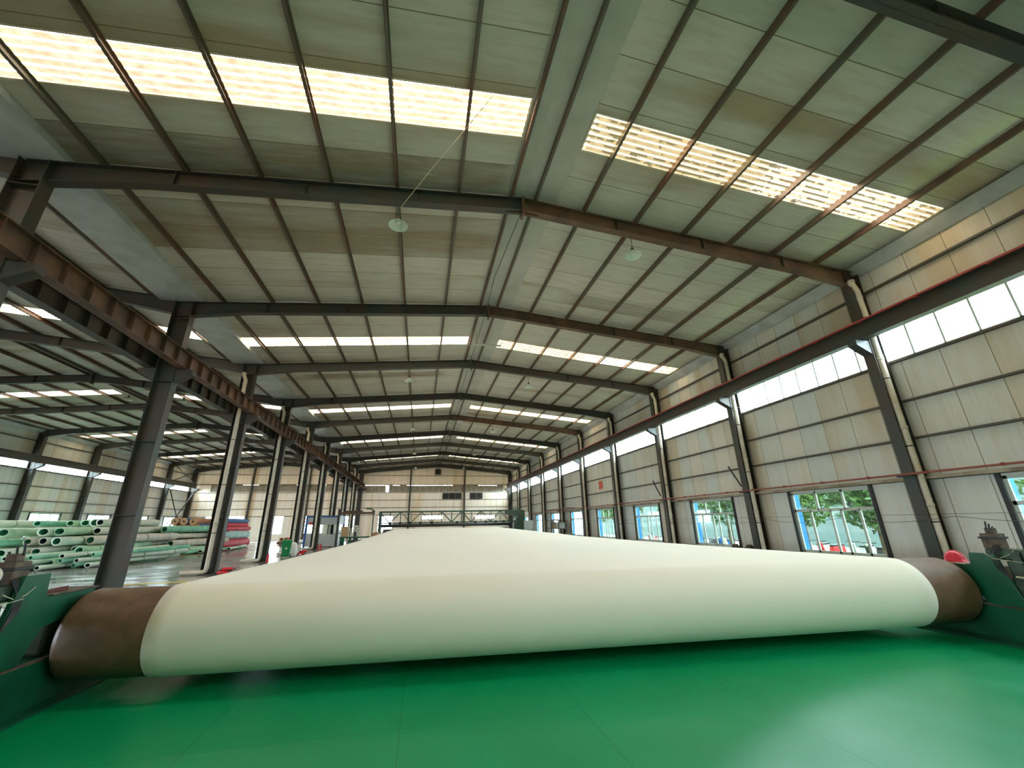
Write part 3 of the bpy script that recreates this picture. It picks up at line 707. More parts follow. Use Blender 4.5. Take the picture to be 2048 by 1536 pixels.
# ------------------------------------------------------------------ roller stands (machine frames at both ends)
def stand(x, s, label):
    """x: inner face of the side plate, s: outward direction"""
    dy = -.069*x
    r = thing('roller_stand', label, 'roller stand', (x, 6.2+dy, 0))
    X = lambda d: x+s*d
    inner = -3.79 if s < 0 else 8.3
    MB().box(X(.03), X(1.3), 1.2, 12, 0, .46).build('bed', 'green', r, .01)
    MB().box(inner, X(.06), 1.2, 12, 0, .025).build('foot_plate', 'green', r, .004)
    MB().box(X(.025), X(.07), 1.2, 12, .46, .478).build('bed_edge', 'brown', r)
    q = 5.98 if s < 0 else 5.34; T = 1.36 if s < 0 else 1.21; Wz = 1.12 if s < 0 else 1.03; q2 = 6.75 if s < 0 else 6.1
    MB().prism([(q-.52, .478), (q-.40, T-.25), (q-.34, T), (q-.03, T), (q, Wz), (q2, Wz+.01), (q2-.2, Wz-.24), (q+.08, Wz-.32), (q-.1, .478)], 0, X(.05), X(.10)).build('side_plate', 'green', r, .004)
    MB().box(X(.10), X(.34), q, q2-.02, Wz-.12, Wz-.02).build('wing_box', 'green', r, .006)
    MB().box(X(.02), X(.34), q+.04, q2-.02, Wz+.0, Wz+.015).build('wing_ledge', 'pvc' if s > 0 else 'brown', r)
    yc = 6.299+dy
    MB().box(X(.14), X(.52), yc-.3, yc+.3, .478, .92).build('bearing_housing', 'olive', r, .03)
    MB().lathe([(.0, 0), (.23, 0), (.23, .06), (.17, .1), (.0, .1)], (X(.1), yc, ZC), 'X', 28).build('bearing_cap', 'dark', r)
    # gearbox and tensioning gear on the near side of the plate
    MB().box(X(.10), X(.62), q-1.35, q-.42, .478, 1.12).build('gearbox', 'olive', r, .03)
    MB().box(X(.07), X(.10), q-.62, q-.52, .5, 1.24).build('guide_strip', 'olive', r, .005)
    MB().box(X(.07), X(.10), q-.98, q-.84, .5, 1.18).build('guide_strip', 'olive', r, .005)
    MB().box(X(.04), X(.1), q-1.2, q-.5, .70, .78).build('clamp_bar', 'olive', r, .005)
    MB().box(X(.05), X(.09), q-.80, q-.66, .80, .94).build('adjusting_block', 'dark', r, .01)
    MB().tube([(X(.06), q-.5, .9), (X(.06), q-1.1, .86), (X(.06), q-1.5, .84)], .014, 6).build('tie_bar', 'pvc', r)
    MB().box(X(.12), X(.42), q-.66, q-.20, 1.12, 1.28).build('slide_block', 'olive', r, .03)
    J = 1.28
    MB().box(X(.14), X(.34), q-.40, q-.20, J, J+.22).build('jack_block', 'brown', r, .008)
    MB().box(X(.18), X(.28), q-.36, q-.26, J+.22, J+.30).build('jack_head', 'brown', r, .008)
    MB().box(X(.12), X(.36), q-.42, q-.18, J+.14, J+.17).build('jack_plate', 'dark', r, .004)
    for i, d in enumerate((.17, .23, .29)): MB().tube([(X(d), q-.30, J+.28), (X(d+.01), q-.31, J+.40-.04*i)], .011, 8).build('bolt', 'dark', r)
    MB().box(X(.16), X(.7), q-1.1, q-.62, 1.16, 1.30).build('cover_box', 'brown' if s > 0 else 'dark', r, .02)
    mt = MB().lathe([(0, 0), (.12, 0), (.13, .02), (.13, .36), (.11, .4), (0, .4)], (X(.42), q-1.15, 1.42 if s < 0 else 1.0), 'Y', 20)
    mt.build('motor', 'brown' if s < 0 else 'olive', r)
    for i in range(8):
        a = 2*PI*i/8; cz = 1.42 if s < 0 else 1.0
        MB().box(X(.42)+.13*math.cos(a)-.006, X(.42)+.13*math.cos(a)+.006, q-1.1, q-.8, cz+.13*math.sin(a)-.006, cz+.13*math.sin(a)+.006).build('cooling_fin', 'brown' if s < 0 else 'olive', r)
    if s < 0:
        MB().lathe([(.05, 0), (.085, 0), (.09, .08), (.06, .1), (.05, 0)], (X(.2), q-.62, 1.38), 'Y', 20).build('hose_ring', 'pvc', r)
        MB().tube([(X(.2), q-.9, 1.38), (X(.2), q-.56, 1.38)], .07, 14).build('hose_stub', plain('tan_hose', srgb(172, 150, 120), .6), r)
    else:
        MB().box(X(.1)-.03, X(.1), q-.86, q-.78, 1.0, 1.1).build('white_fitting', 'white', r, .01)
        MB().box(X(.1)-.03, X(.1), q-.84, q-.74, .84, .96).build('white_fitting', 'white', r, .01)
    MB().tube([(X(.18), q-.6, 1.33), (X(.08), q-.5, 1.2), (X(.06), q-.38, 1.14), (X(.05), q-.28, 1.17), (X(.04), q-.2, 1.24)], .005, 6).build('cable', 'cord', r)
    MB().tube([(X(.04), q-1.3, 1.13), (X(.04), q-.8, 1.09), (X(.04), q-.3, 1.14)], .004, 6).build('cable', 'cord', r)
    for i in range(5): MB().tube([(X(.10), q-.44+.02*i, 1.34), (X(.06), q-.38+.025*i, 1.2), (X(.04), q-.40+.02*i, 1.02), (X(.04), q-.46, .84)], .007, 6).build('cable', 'dark', r)
    return r
stand(-3.95, -1, 'green machine stand bearing the left end of the brown roller')
stand(8.62, 1, 'green machine stand bearing the right end of the brown roller')
# hard hat and scraps lying on the wings
r = thing('hard_hat', 'red hard hat lying on the ledge beside the right roller stand', 'hard hat', (8.84, 5.62, 1.045))
local(MB().lathe([(0, .165), (.04, .162), (.08, .145), (.115, .11), (.135, .06), (.14, .015), (.175, .006), (.175, 0), (.14, 0)], (0, 0, 0), 'Z', 28), 'shell', plain('pinkish_red', srgb(214, 44, 66), .35), r)
local(MB().tube([(0, -.135, .05), (0, -.105, .118), (0, -.06, .158), (0, 0, .17), (0, .06, .158), (0, .105, .118), (0, .135, .05)], .012, 8), 'crest', 'red', r)
m_ = MB()
for i in range(5): m_.tube([(-4.1-.03*i, 6.1+.05*i, 1.145), (-4.06-.02*i, 6.35+.03*i, 1.145+.005*i)], .009, 6)
tag(m_.build('rag_bundle', plain('rusty_scrap', srgb(96, 56, 48), .8)), 'small heap of reddish brown scrap on the left roller stand ledge', 'scrap')

# ------------------------------------------------------------------ lamps
def lamp_proto():
    r = thing('high_bay_lamp', 'x', 'lamp')
    local(MB().lathe([(.045, .17), (.06, .17), (.075, .13), (.12, .09), (.2, .035), (.235, .0), (.24, .0), (.205, .03), (.12, .08), (.07, .12)], (0, 0, 0), 'Z', 32), 'lamp_shade', 'lampshade', r)
    local(MB().lathe([(0, .06), (.05, .06), (.075, .09), (.08, .13), (.0, .135)], (0, 0, 0), 'Z', 20), 'bulb', 'white', r)
    local(MB().lathe([(0, .28), (.035, .28), (.05, .24), (.05, .17), (0, .17)], (0, 0, 0), 'Z', 16), 'lamp_holder', 'wire', r)
    return r
lp = lamp_proto(); first = True
for k in (1, 3, 5, 7, 9):
    for x, sd in ((-.92, 'left'), (5.6, 'right')):
        zt_ = ZR-SL*abs(x-XM)-.42
        lab = 'white dome lamp under the %s roof slope at the %s rafter from the roller' % (sd, ORD[k])
        z = 8.98
        o = lp if first else dup(lp, (x, fy(k)+.02, z))
        for c_ in list(o.children):
            if c_.name.startswith('hanging_cord'): bpy.data.objects.remove(c_)
        if first: lp.location = (x, fy(k)+.02, z); first = False
        o['label'] = lab; o['group'] = 'high-bay lamps'
        local(MB().tube([(0, 0, .28), (0, 0, zt_-z+.02)], .008, 6), 'hanging_cord', 'wire', o) if False else None
        c = MB().tube([(0, 0, .28), (.01, 0, (zt_-z)*.6), (0, 0, zt_-z+.01)], .009, 6).build('hanging_cord', 'wire'); c.parent = o
for i, (x, y) in enumerate(((-17.0, 26.76), (-14.2, 26.76))):
    o = thing('high_bay_lamp', ['white dome lamp hanging in the side hall, nearer its ridge', 'white dome lamp hanging in the side hall, nearer the middle columns'][i], 'lamp', (x, y, 8.98), 0, 'side hall lamps')
    for c in list(lp.children):
        if c.name.startswith('hanging_cord'): continue
        d = c.copy(); sc.collection.objects.link(d); d.parent = o
    zz = ZR2-SL*abs(x-XM2)-.42-8.98
    c = MB().tube([(0, 0, .28), (.01, 0, zz*.6), (0, 0, zz+.01)], .009, 6).build('hanging_cord', 'wire'); c.parent = o
# the slack cord from the first lamp up to the skylight
tag(MB().tube([(-.88, 8.6, 9.42), (-.2, 7.7, 9.8), (.5, 6.8, 10.15), (1.05, 6.05, 10.42)], .008, 6).build('tie_cord', 'cord'), 'thin pale cord running from the first left lamp up to the skylight', 'cord')
tag(MB().tube([(2.3, 8.7, 9.9), (2.12, 12, 9.95), (2.2, 14.7, 9.9), (2.15, 20.7, 9.85), (2.3, 32.7, 9.9), (2.3, 44.7, 9.9)], .012, 6).build('ridge_cable', 'wire'), 'dark cable strung below the main ridge', 'cable')
r = thing('tube_light', 'white tube light fitting under the main ridge near the second skylight', 'tube light', (2.75, 17.5, 9.88))
MB().box(2.1, 3.4, 17.44, 17.54, 9.86, 9.93).build('housing', 'white', r, .01)
MB().tube([(2.15, 17.49, 9.84), (3.35, 17.49, 9.84)], .014, 10).build('tube', 'lampshade', r)
for x in (2.2, 3.3): MB().tube([(x, 17.49, 9.93), (x, 17.49, zpan(x))], .006, 6).build('suspension_wire', 'wire', r)

# ------------------------------------------------------------------ right wall pipe, wires
r = thing('fire_pipe', 'thin red pipe running the length of the right wall above the low windows', 'pipe', (12.98, ym, 2.88))
MB().tube([(13.02, YB+.2, 2.86), (13.02, YE-.5, 2.86)], .028, 10).build('pipe', plain('faded_red_pipe', srgb(150, 84, 72), .6), r)
m_ = MB(); y = YB+1
while y < YE-1: m_.box(12.98, 13.09, y-.02, y+.02, 2.83, 2.90); y += 1.5
m_.build('pipe_coupling', plain('red_coupling', srgb(140, 50, 44), .6), r)
m_ = MB()
for k in bays: m_.box(12.95, 13.1, fy(k)-.2, fy(k)+.2, 2.79, 2.83)
m_.build('pipe_bracket', 'dark', r)
tag(MB().box(13.44, 13.5, YB+.2, YE-.5, 2.72, 2.8).build('cable_tray', plain('tan_tray', srgb(170, 158, 138), .6, 0, srgb(120, 96, 76), 2)), 'narrow tan tray below the red pipe on the right wall', 'cable tray')
pts = []; y = 2.0
while y < 26:
    pts.append((13.05, y, 1.75-.14*abs(math.sin((y-2)/3.0*PI)))); y += .3
tag(MB().tube(pts, .006, 5).build('sagging_wire', 'wire'), 'dark wire sagging in loops across the right-hand windows', 'wire')
tag(MB().tube([(13.04, 2, 1.8), (13.04, 40, 1.83)], .005, 5).build('taut_wire', 'wire'), 'taut dark wire across the right-hand windows', 'wire')
tag(MB().box(13.35, WR-.002, YB+.1, YE-.5, 0, .54).build('trim_3', plain('brown_plinth', srgb(92, 78, 66), .8)), kind='structure')
r = thing('wall_notice', 'small red and white notice high on the right wall between far columns', 'notice', (WR-.01, fy(4)+3.4, 4.4))
MB().box(WR-.02, WR-.004, fy(4)+3.0, fy(4)+3.7, 4.15, 4.75).build('sheet', plain('red_notice', srgb(206, 96, 80), .6), r)
MB().box(WR-.024, WR-.02, fy(4)+3.72, fy(4)+4.05, 4.35, 4.55).build('white_patch', 'white', r)
for i, (k, d) in enumerate(((5, 3.2), (3, 2.6))):
    o = thing('round_vent', ['small pale round vent on the right wall, fifth bay', 'small pale round vent on the right wall, third bay'][i], 'vent', (WR, fy(k)+d, 3.15))
    MB().lathe([(.06, -.03), (.1, -.03), (.12, 0), (.06, 0)], (WR-.002, fy(k)+d, 3.15), 'X', 18).build('vent_ring', 'white', o)

# ------------------------------------------------------------------ green truss bridge at the belt's far end
TY = 46.9; zt0, zt1 = 1.98, 3.12; tx0, tx1 = -4.2, 11.1
r = thing('truss_bridge', 'green lattice truss bridge across the far end of the white belt', 'truss', ((tx0+tx1)/2, TY, 0))
for y in (TY, TY+.9):
    MB().box(tx0, tx1, y-.06, y+.06, zt1-.06, zt1+.08).build('top_chord', 'dgreen', r)
    MB().box(tx0, tx1, y-.06, y+.06, zt0-.06, zt0+.06).build('bottom_chord', 'dgreen', r)
    n = 7; wd = (tx1-tx0)/n; first_d = None
    for i in range(n):
        a = tx0+wd*i
        MB().bar((a, y, zt1), (a+wd/2, y, zt0), .06, .06).build('diagonal', 'dgreen', r)
        MB().bar((a+wd/2, y, zt0), (a+wd, y, zt1), .06, .06).build('diagonal', 'dgreen', r)
        MB().bar((a+wd/2, y+.01, zt0), (a+wd/2, y+.01, zt1), .05, .05).build('post', 'dgreen', r)
        MB().bar((a, y+.01, zt0), (a, y+.01, zt1), .05, .05).build('post', 'dgreen', r)
for x in (tx0+.1, tx1-.2):
    for y in (TY, TY+.9): MB().box(x-.12, x+.12, y-.12, y+.12, 0, zt1).build('leg', 'dgreen', r)
for i, x in enumerate([-3.0, -2.0, -1.0, .1, 1.3, 4.0, 6.0, 7.2, 8.3, 9.2]):
    MB().box(x-.14, x+.14, TY-.22, TY-.07, zt0-.16, zt0+.1).build('drive_box', 'dark', r, .01)
MB().box(-3.4, 9.6, TY-.28, TY-.12, 1.62, 1.72).build('doctor_bar', 'brown', r)
r = thing('drive_tower', 'dark green drive tower at the right end of the truss bridge', 'machine', (11.1, 46.6, 0))
MB().box(10.1, 11.5, 46.1, 46.7, 0, 1.2).build('base', 'green', r, .02)
MB().prism([(10.2, 1.2), (11.5, 1.2), (11.5, 3.15), (9.3, 3.15), (9.3, 2.7), (10.9, 2.6), (10.3, 1.9)], 1, 46.15, 46.6).build('housing', 'olive', r, .02)
m_ = MB()
for i in range(6): m_.tube([(10.2+.15*i, 46.3, 3.1), (10.0+.25*i, 46.35, 3.45+.08*(i % 3))], .03, 8)
m_.build('lever', 'dgreen', r)
MB().box(11.5, 11.9, 46.0, 46.4, 2.3, 2.9).build('lamp_box', 'white', r, .02)
r = thing('truss_post', 'slim green post with a curved arm at the left end of the truss bridge', 'post', (-4.9, 46, 0))
MB().tube([(-4.75, 46.4, 0), (-4.75, 46.4, 3.2), (-4.85, 46.4, 3.4), (-5.1, 46.4, 3.45), (-5.5, 46.4, 3.47)], .06, 10).build('post', 'dgreen', r)
MB().box(-4.9, -4.6, 46.2, 46.35, 2.9, 3.3).build('junction_box', 'dgreen', r, .02)

# ------------------------------------------------------------------ right side equipment by the far end
r = thing('control_cabinet', 'pale grey control cabinet standing right of the white belt by the truss', 'cabinet', (11.2, 43.6, 0))
MB().box(10.8, 11.7, 43.3, 43.8, .1, 2.0).build('body', 'greyp', r, .02)
MB().box(10.84, 11.66, 43.28, 43.3, .16, 1.94).build('door', 'greyp', r, .01)
MB().box(11.55, 11.6, 43.25, 43.28, 1.0, 1.2).build('handle', 'dark', r)
MB().box(10.8, 11.7, 43.3, 43.8, 0, .1).build('plinth', 'dark', r)
r = thing('steel_rack', 'rusty open rack against the right wall near the far end', 'rack', (12.4, 38, 0))
for x in (12.1, 12.9):
    for y in (36.2, 38.2, 40.2): MB().box(x-.04, x+.04, y-.04, y+.04, 0, 1.95).build('upright', 'rust', r)
for z in (.5, 1.2, 1.9): MB().box(12.06, 12.94, 36.1, 40.3, z, z+.05).build('shelf', 'rust', r)
for i, (y, h, mt) in enumerate(((36.9, .5, 'greyp'), (37.8, .4, 'wood'), (39.4, .55, 'greyp'))):
    tag(MB().box(12.2, 12.8, y-.35, y+.35, 1.25, 1.25+h).build('storage_box', mt, None, .02), ['grey box on the near end of the rusty rack', 'tan box on the middle of the rusty rack', 'grey box on the far end of the rusty rack'][i], 'box')
r = thing('lifting_frame', 'brown overhead bar on brackets near the far right windows', 'frame', (12.6, 37, 2.9))
MB().box(12.5, 12.6, 34.5, 41, 2.88, 2.96).build('bar', 'rust', r)
for y in (34.7, 40.8): MB().box(12.55, 13.1, y-.04, y+.04, 2.9, 2.95).build('bracket', 'rust', r)
for i, y in enumerate((15.6, 16.4, 27.2)):
    m_ = MB()
    for j in range(4): m_.box(13.4+.02*j, 13.6, y-.25+.06*j, y+.2-.03*j, .545+.05*j, .595+.05*j)
    tag(m_.build('scrap_pile', 'brown', None, .01), ['low brown scrap pile on the right wall plinth just past the second column', 'smaller brown scrap pile on the plinth before the second window', 'brown scrap pile on the plinth near the fourth column'][i], 'scrap')

# ------------------------------------------------------------------ left side: booth, bench, chair, jib, bin
bx_, by_ = -10.3, 42.6
r = thing('control_booth', 'white panelled control booth with blue corner posts by the middle columns', 'booth', (bx_+1.45, by_+1.5, 0))
for x in (bx_, bx_+2.8):
    for y in (by_, by_+2.9): MB().box(x, x+.16, y, y+.16, 0, 2.65).build('corner_post', 'blue', r)
MB().box(bx_, bx_+2.96, by_, by_+3.06, 2.6, 2.72).build('roof', 'blue', r)
for s0, s1 in ((0.05, 1.1), (1.95, 2.6)):
    MB().box(bx_+.16, bx_+2.8, by_+.05, by_+.09, s0, s1).box(bx_+.16, bx_+2.8, by_+2.95, by_+2.99, s0, s1).box(bx_+.05, bx_+.09, by_+.16, by_+2.9, s0, s1).box(bx_+2.86, bx_+2.9, by_+.16, by_+2.9, s0, s1).build('wall_panel', 'greyp', r)
MB().box(bx_+.16, bx_+2.8, by_+.06, by_+.07, 1.1, 1.95).box(bx_+2.87, bx_+2.88, by_+.16, by_+2.9, 1.1, 1.95).build('booth_window', 'glass', r)
m_ = MB()
for x in (bx_+.16, bx_+.95, bx_+1.75, bx_+2.75): m_.box(x, x+.05, by_+.04, by_+.09, 1.1, 1.95)
m_.build('window_bar', 'greyp', r)
MB().box(bx_+.3, bx_+.9, by_+.03, by_+.05, 1.98, 2.2).build('booth_notice', plain('red_board', srgb(196, 70, 60), .5), r)
r = thing('platform_bench', 'long green steel bench left of the white belt', 'bench', (-5.3, 37.6, 0))
MB().box(-6.3, -4.0, 37.2, 38.2, .86, .95).build('bench_top', 'green', r, .01)
for x in (-6.2, -4.1):
    for y in (37.3, 38.1): MB().box(x-.05, x+.05, y-.05, y+.05, 0, .86).build('leg', 'green', r)
MB().box(-6.2, -5.9, 37.22, 37.3, .3, .86).build('side_panel', 'green', r)
# plastic armchair
r = thing('plastic_armchair', 'white plastic armchair standing on the green bench', 'chair', (-5.25, 37.7, .95))
local(MB().box(-.25, .25, -.24, .24, .40, .44), 'seat', 'white', r, .015)
bk = MB().box(-.25, -.2, .2, .25, .44, .86).box(.2, .25, .2, .25, .44, .86).box(-.25, .25, .2, .25, .8, .88)
for i in range(5): bk.box(-.17+.075*i, -.13+.075*i, .21, .24, .44, .82)
local(bk, 'backrest', 'white', r)
for sx_ in (-1, 1):
    for sy_ in (-1, 1): local(MB().bar((sx_*.26, sy_*.24, 0), (sx_*.23, sy_*.21, .42), .05, .04), 'leg', 'white', r)
    local(MB().box(sx_*.27-.03, sx_*.27+.03, -.25, .24, .62, .65).box(sx_*.27-.02, sx_*.27+.02, -.25, -.2, .4, .62), 'armrest', 'white', r)
tag(MB().box(-6.25, -5.75, 37.4, 38.0, .95, 1.75).build('carton', 'wood', None, .02), 'brown carton beside the white armchair on the green bench', 'carton')
r = thing('felt_reel', 'small tan roll lying beside the green bench', 'roll', (-3.9, 40, 0))
MB().lathe([(.1, 0), (.34, 0), (.34, 1.3), (.1, 1.3), (.1, 0)], (-3.75, 39.5, .9), 'Y', 24).build('roll_body', 'tanend', r)
MB().box(-4.1, -3.4, 39.6, 40.7, 0, .57).build('trestle', 'brown', r)
r = thing('jib_crane', 'brown jib arm with hanging hook between the booth and the truss', 'crane', (-7.4, 42, 0))
MB().box(-7.45, -7.25, 41.9, 42.1, 0, 3.3).build('mast', 'steel', r)
MB().box(-7.4, -4.2, 41.95, 42.05, 2.82, 3.02).box(-7.0, -5.3, 41.9, 42.1, 3.02, 3.16).build('arm', 'rust', r)
MB().tube([(-5.6, 42, 2.82), (-5.6, 42, 2.1)], .015, 6).build('chain', 'dark', r)
MB().tube([(-5.6, 42, 2.1), (-5.52, 42, 2.0), (-5.6, 42, 1.9), (-5.68, 42, 1.97)], .025, 8).build('hook', 'dark', r)
r = thing('wheelie_bin', 'green wheelie bin standing by the middle column row', 'bin', (-8.05, 29.6, 0), .2)
local(MB().add([(-.2,-.24,.06),(.2,-.24,.06),(.2,.2,.06),(-.2,.2,.06),(-.27,-.3,.95),(.27,-.3,.95),(.27,.3,.95),(-.27,.3,.95)],[(0,3,2,1),(4,5,6,7),(0,1,5,4),(1,2,6,5),(2,3,7,6),(3,0,4,7)]), 'body', 'bin', r, .02)
local(MB().prism([(-.32, .95), (-.32, 1.0), (0, 1.06), (.34, 1.03), (.34, .95)], 0, -.29, .29), 'lid', 'bin', r, .01)
for x in (-.24, .24): local(MB().lathe([(0, -.025), (.1, -.025), (.1, .025), (0, .025)], (x, .24, .1), 'X', 18), 'wheel', 'dark', r)
local(MB().add([(-.05,-.285,.5),(.05,-.285,.5),(.05,-.29,.6),(-.05,-.29,.6)], [(0,1,2,3)]), 'white_mark', 'white', r)
r = thing('white_sack', 'bulging white sack between the green bin and the column', 'sack', (-7.95, 30.6, 0))
local(MB().lathe([(0, 0), (.22, 0), (.29, .12), (.3, .4), (.27, .65), (.2, .8), (.1, .86), (0, .84)], (0, 0, 0), 'Z', 20), 'sack_body', 'white', r)
# fire extinguishers at the column feet
def ext_proto():
    r = thing('fire_extinguisher', 'x', 'fire extinguisher')
    local(MB().lathe([(0, 0), (.075, 0), (.08, .02), (.08, .40), (.06, .47), (.03, .5), (0, .5)], (0, 0, 0), 'Z', 18), 'cylinder', 'red', r)
    local(MB().box(-.02, .02, -.02, .02, .5, .56).box(-.01, .09, -.015, .015, .56, .59).box(-.01, .08, -.015, .015, .52, .535), 'valve', 'dark', r)
    local(MB().tube([(0, -.03, .54), (-.06, -.07, .5), (-.09, -.05, .3), (-.085, -.03, .15)], .012, 8), 'hose', 'dark', r)
    return r
ep = ext_proto(); fst = True
for k, n_ in ((3, 2), (4, 1), (5, 2), (6, 2)):
    for j in range(n_):
        p = (-8.02+.2*j, fy(k)-.45, 0)
        lab = 'red fire extinguisher '+('lying' if k in (3, 5) else 'standing')+' at the foot of the %s middle-row column%s' % (ORD[k], '' if n_ == 1 else (', nearer the column' if j == 0 else ', nearer the white belt'))
        if fst: ep.location = p; o = ep; fst = False
        else: o = dup(ep, p)
        o.scale = (.8, .8, .8)
        if k in (3, 5): o.matrix_world = Matrix.Translation((p[0]-.05*j, p[1]+.1, .07+.13*j)) @ Matrix.Rotation(1.45+.2*j, 4, 'Z') @ Matrix.Rotation(PI/2, 4, 'X') @ Matrix.Scale(.8, 4)
        o['label'] = lab; o['group'] = 'fire extinguishers at the column feet'
for k in (3, 5):
    m_ = MB()
    for j in range(5): m_.tube([(-8.1+.05*j, fy(k)-.34, .05+.04*j), (-7.9+.04*j, fy(k)+.1, .12-.01*j), (-7.75, fy(k)+.25, .08)], .03, 6)
    tag(m_.build('rubber_scrap', 'dark'), 'black rubber scrap heaped at the foot of the %s middle-row column' % ORD[k], 'scrap')
# yellow floor lines in the side hall
for i, (x0, x1, y0, y1) in enumerate(((-10.4, -7.3, 18.1, 18.3), (-17.4, -13.8, 35.6, 35.9))):
    tag(MB().box(x0, x1, y0, y1, -.003, .002).build('floor_line', 'yellow'), ['worn yellow floor line beside the second middle-row column', 'worn yellow floor line in front of the felt roll heap'][i], 'floor marking')

# ------------------------------------------------------------------ heap of rolled felts
def roll_mesh(r0, L, flat, bend, mt, inner, straps=True, thick=.3):
    """hollow felt tube along +y from its near end, slightly flattened and bent; returns a thing at the near end"""
    root = thing('felt_roll', 'x', 'felt roll')
    nseg, n = 10, 18; V = []; Fs = []
    def pt(t, a, rad):
        x = math.cos(a)*rad*(1+flat*.3)+bend*math.sin(PI*t)*L*.03; z = math.sin(a)*rad*(1-flat*(.5+.3*math.sin(5*t)))
        return (x, t*L, z)
    for i in range(nseg+1):
        for k in range(n):
            wob = 1+.05*math.sin(3*k*2*PI/n+7*i)
            V.append(pt(i/nseg, 2*PI*k/n, r0*wob))
    Fs = [(i*n+k, i*n+(k+1) % n, (i+1)*n+(k+1) % n, (i+1)*n+k) for i in range(nseg) for k in range(n)]
    b = len(V)
    for k in range(n): V.append(pt(0, 2*PI*k/n, r0*(1-thick)))
    Fs += [(k, (k+1) % n, b+(k+1) % n, b+k) for k in range(n)]
    b2 = len(V)
    for k in range(n): V.append(pt(1, 2*PI*k/n, r0*.4))
    Fs += [(nseg*n+k, nseg*n+(k+1) % n, b2+(k+1) % n, b2+k) for k in range(n)]; Fs.append(tuple(range(b2, b2+n)))
    local(MB().add(V, Fs, True), 'wrap', mt, root)
    V = []
    for t in (0.0, .06):
        for k in range(n): V.append(pt(t, 2*PI*k/n, r0*(1-thick)))
    Fs = [(k, (k+1) % n, n+(k+1) % n, n+k) for k in range(n)]+[tuple(range(n, 2*n))]
    local(MB().add(V, Fs, True), 'hollow_core', inner, root)
    if straps:
        st = MB()
        for t in (.18, .55, .85):
            P = [];
            for tt in (t, t+.006):
                for k in range(n): P.append(pt(tt, 2*PI*k/n, r0*1.07))
            st.add(P, [(k, (k+1) % n, n+(k+1) % n, n+k) for k in range(n)], True)
        local(st, 'strap', 'wire', root)
    return root
protos = []
for i in range(10):
    r0 = random.uniform(.20, .31)
    p = roll_mesh(r0, random.uniform(6.0, 8.5), random.uniform(.05, .4), random.uniform(-1, 1), 'felt%d' % (i % 5), 'tubein' if i != 7 else 'tubedark', i % 2 == 0)
    protos.append((p, r0, False))
used = set()
def put_roll(pi, x, y, z, rz, tilt, label, group):
    p, r0, _ = protos[pi]
    if pi not in used: o = p; used.add(pi)
    else: o = dup(p, (0, 0, 0))
    o.matrix_world = Matrix.Translation((x, y, z)) @ Matrix.Rotation(rz, 4, 'Z') @ Matrix.Rotation(tilt, 4, 'X')
    o['label'] = label; o['group'] = group
CN = ['pale green', 'bright mint green', 'off-white', 'light green', 'greyish cream']
heap = 'rolled felts heaped in the side hall'
step = .50
LV = ['bottom', 'second', 'third', 'top', 'crest']
def nth(n): return ORD[n] if n < len(ORD) else '%dth' % n
for layer in range(4):
    x = -17.7-layer*.42; n_ = 0; yaw = (-.09, .05, -.07, .10)[layer]
    while x > -25.2:
        n_ += 1; pi = random.randrange(10); yaw += random.uniform(-.035, .035); yaw = max(-.16, min(.16, yaw))
        put_roll(pi, x, 27.8+random.uniform(-1.6, 1.9)+layer*.35+max(0, (-21-x))*.55, .30+layer*.50+random.uniform(-.02, .02), yaw, random.uniform(-.006, .01), '%s felt roll, near half of heap, %s layer, %s from its right' % (CN[pi % 5], LV[layer], nth(n_)), heap)
        x -= step+.06+random.uniform(-.0, .08)
for layer in range(4):
    x = -17.3-layer*.4; n_ = 0; yaw = (.06, -.08, .07, -.1)[layer]
    while x > (-29.0 if layer > 1 else -20.5):
        n_ += 1; pi = random.randrange(10); yaw += random.uniform(-.02, .02); yaw = max(-.1, min(.1, yaw))
        put_roll(pi, x, 37.2+random.uniform(-1.5, 1.6)+layer*.3, .30+layer*.50+random.uniform(-.02, .02), yaw, random.uniform(-.006, .01), '%s felt roll, far half of heap, %s layer, %s from its right' % (CN[pi % 5], LV[layer], nth(n_)), heap)
        x -= step+.08+random.uniform(-.0, .1)
for i in range(9):
    pi = random.randrange(10)
    put_roll(pi, -27.3+i*.95, 32.6+random.uniform(-1, 1.5), 2.30, random.uniform(-.06, .06), 0, 'loose %s felt roll on the heap crest, %s from the side wall' % (CN[pi % 5], ORD[i+1]), heap)
# thin tubes splayed in front
thin = roll_mesh(.13, 5.5, .3, .6, 'felt1', 'tubein', False, .35); thin2 = roll_mesh(.16, 6.0, .5, -.5, 'felt0', 'tubedark', True, .35)
fl = {0: False, 1: False}
for i in range(16):
    src = (thin, thin2)[i % 2]
    if not fl[i % 2]: o = src; fl[i % 2] = True
    else: o = dup(src, (0, 0, 0))
    x = -20.6+i*.27+random.uniform(-.1, .1); lay = i % 3
    o.matrix_world = Matrix.Translation((x, 25.6+random.uniform(-.6, .6)+.1*i, .13+.24*lay)) @ Matrix.Rotation(-.25+random.uniform(-.15, .12), 4, 'Z') @ Matrix.Rotation(.02, 4, 'X')
    o['label'] = ('thin bright green felt tube' if i % 2 == 0 else 'thin pale strapped felt tube')+' splayed before the heap, %s from its left end' % nth(i+1); o['group'] = 'thin tubes splayed before the heap'
for i in range(6):
    src = (thin, thin2)[i % 2]; o = dup(src, (0, 0, 0))
    o.matrix_world = Matrix.Translation((-17.4+.35*i, 33.0+1.6*i, .15)) @ Matrix.Rotation(.12+random.uniform(-.1, .1), 4, 'Z')
    o['label'] = ('bright green' if i % 2 == 0 else 'pale strapped')+' thin felt tube on the floor, %s along the heap flank' % ORD[i+1]; o['group'] = 'thin tubes along the heap flank'

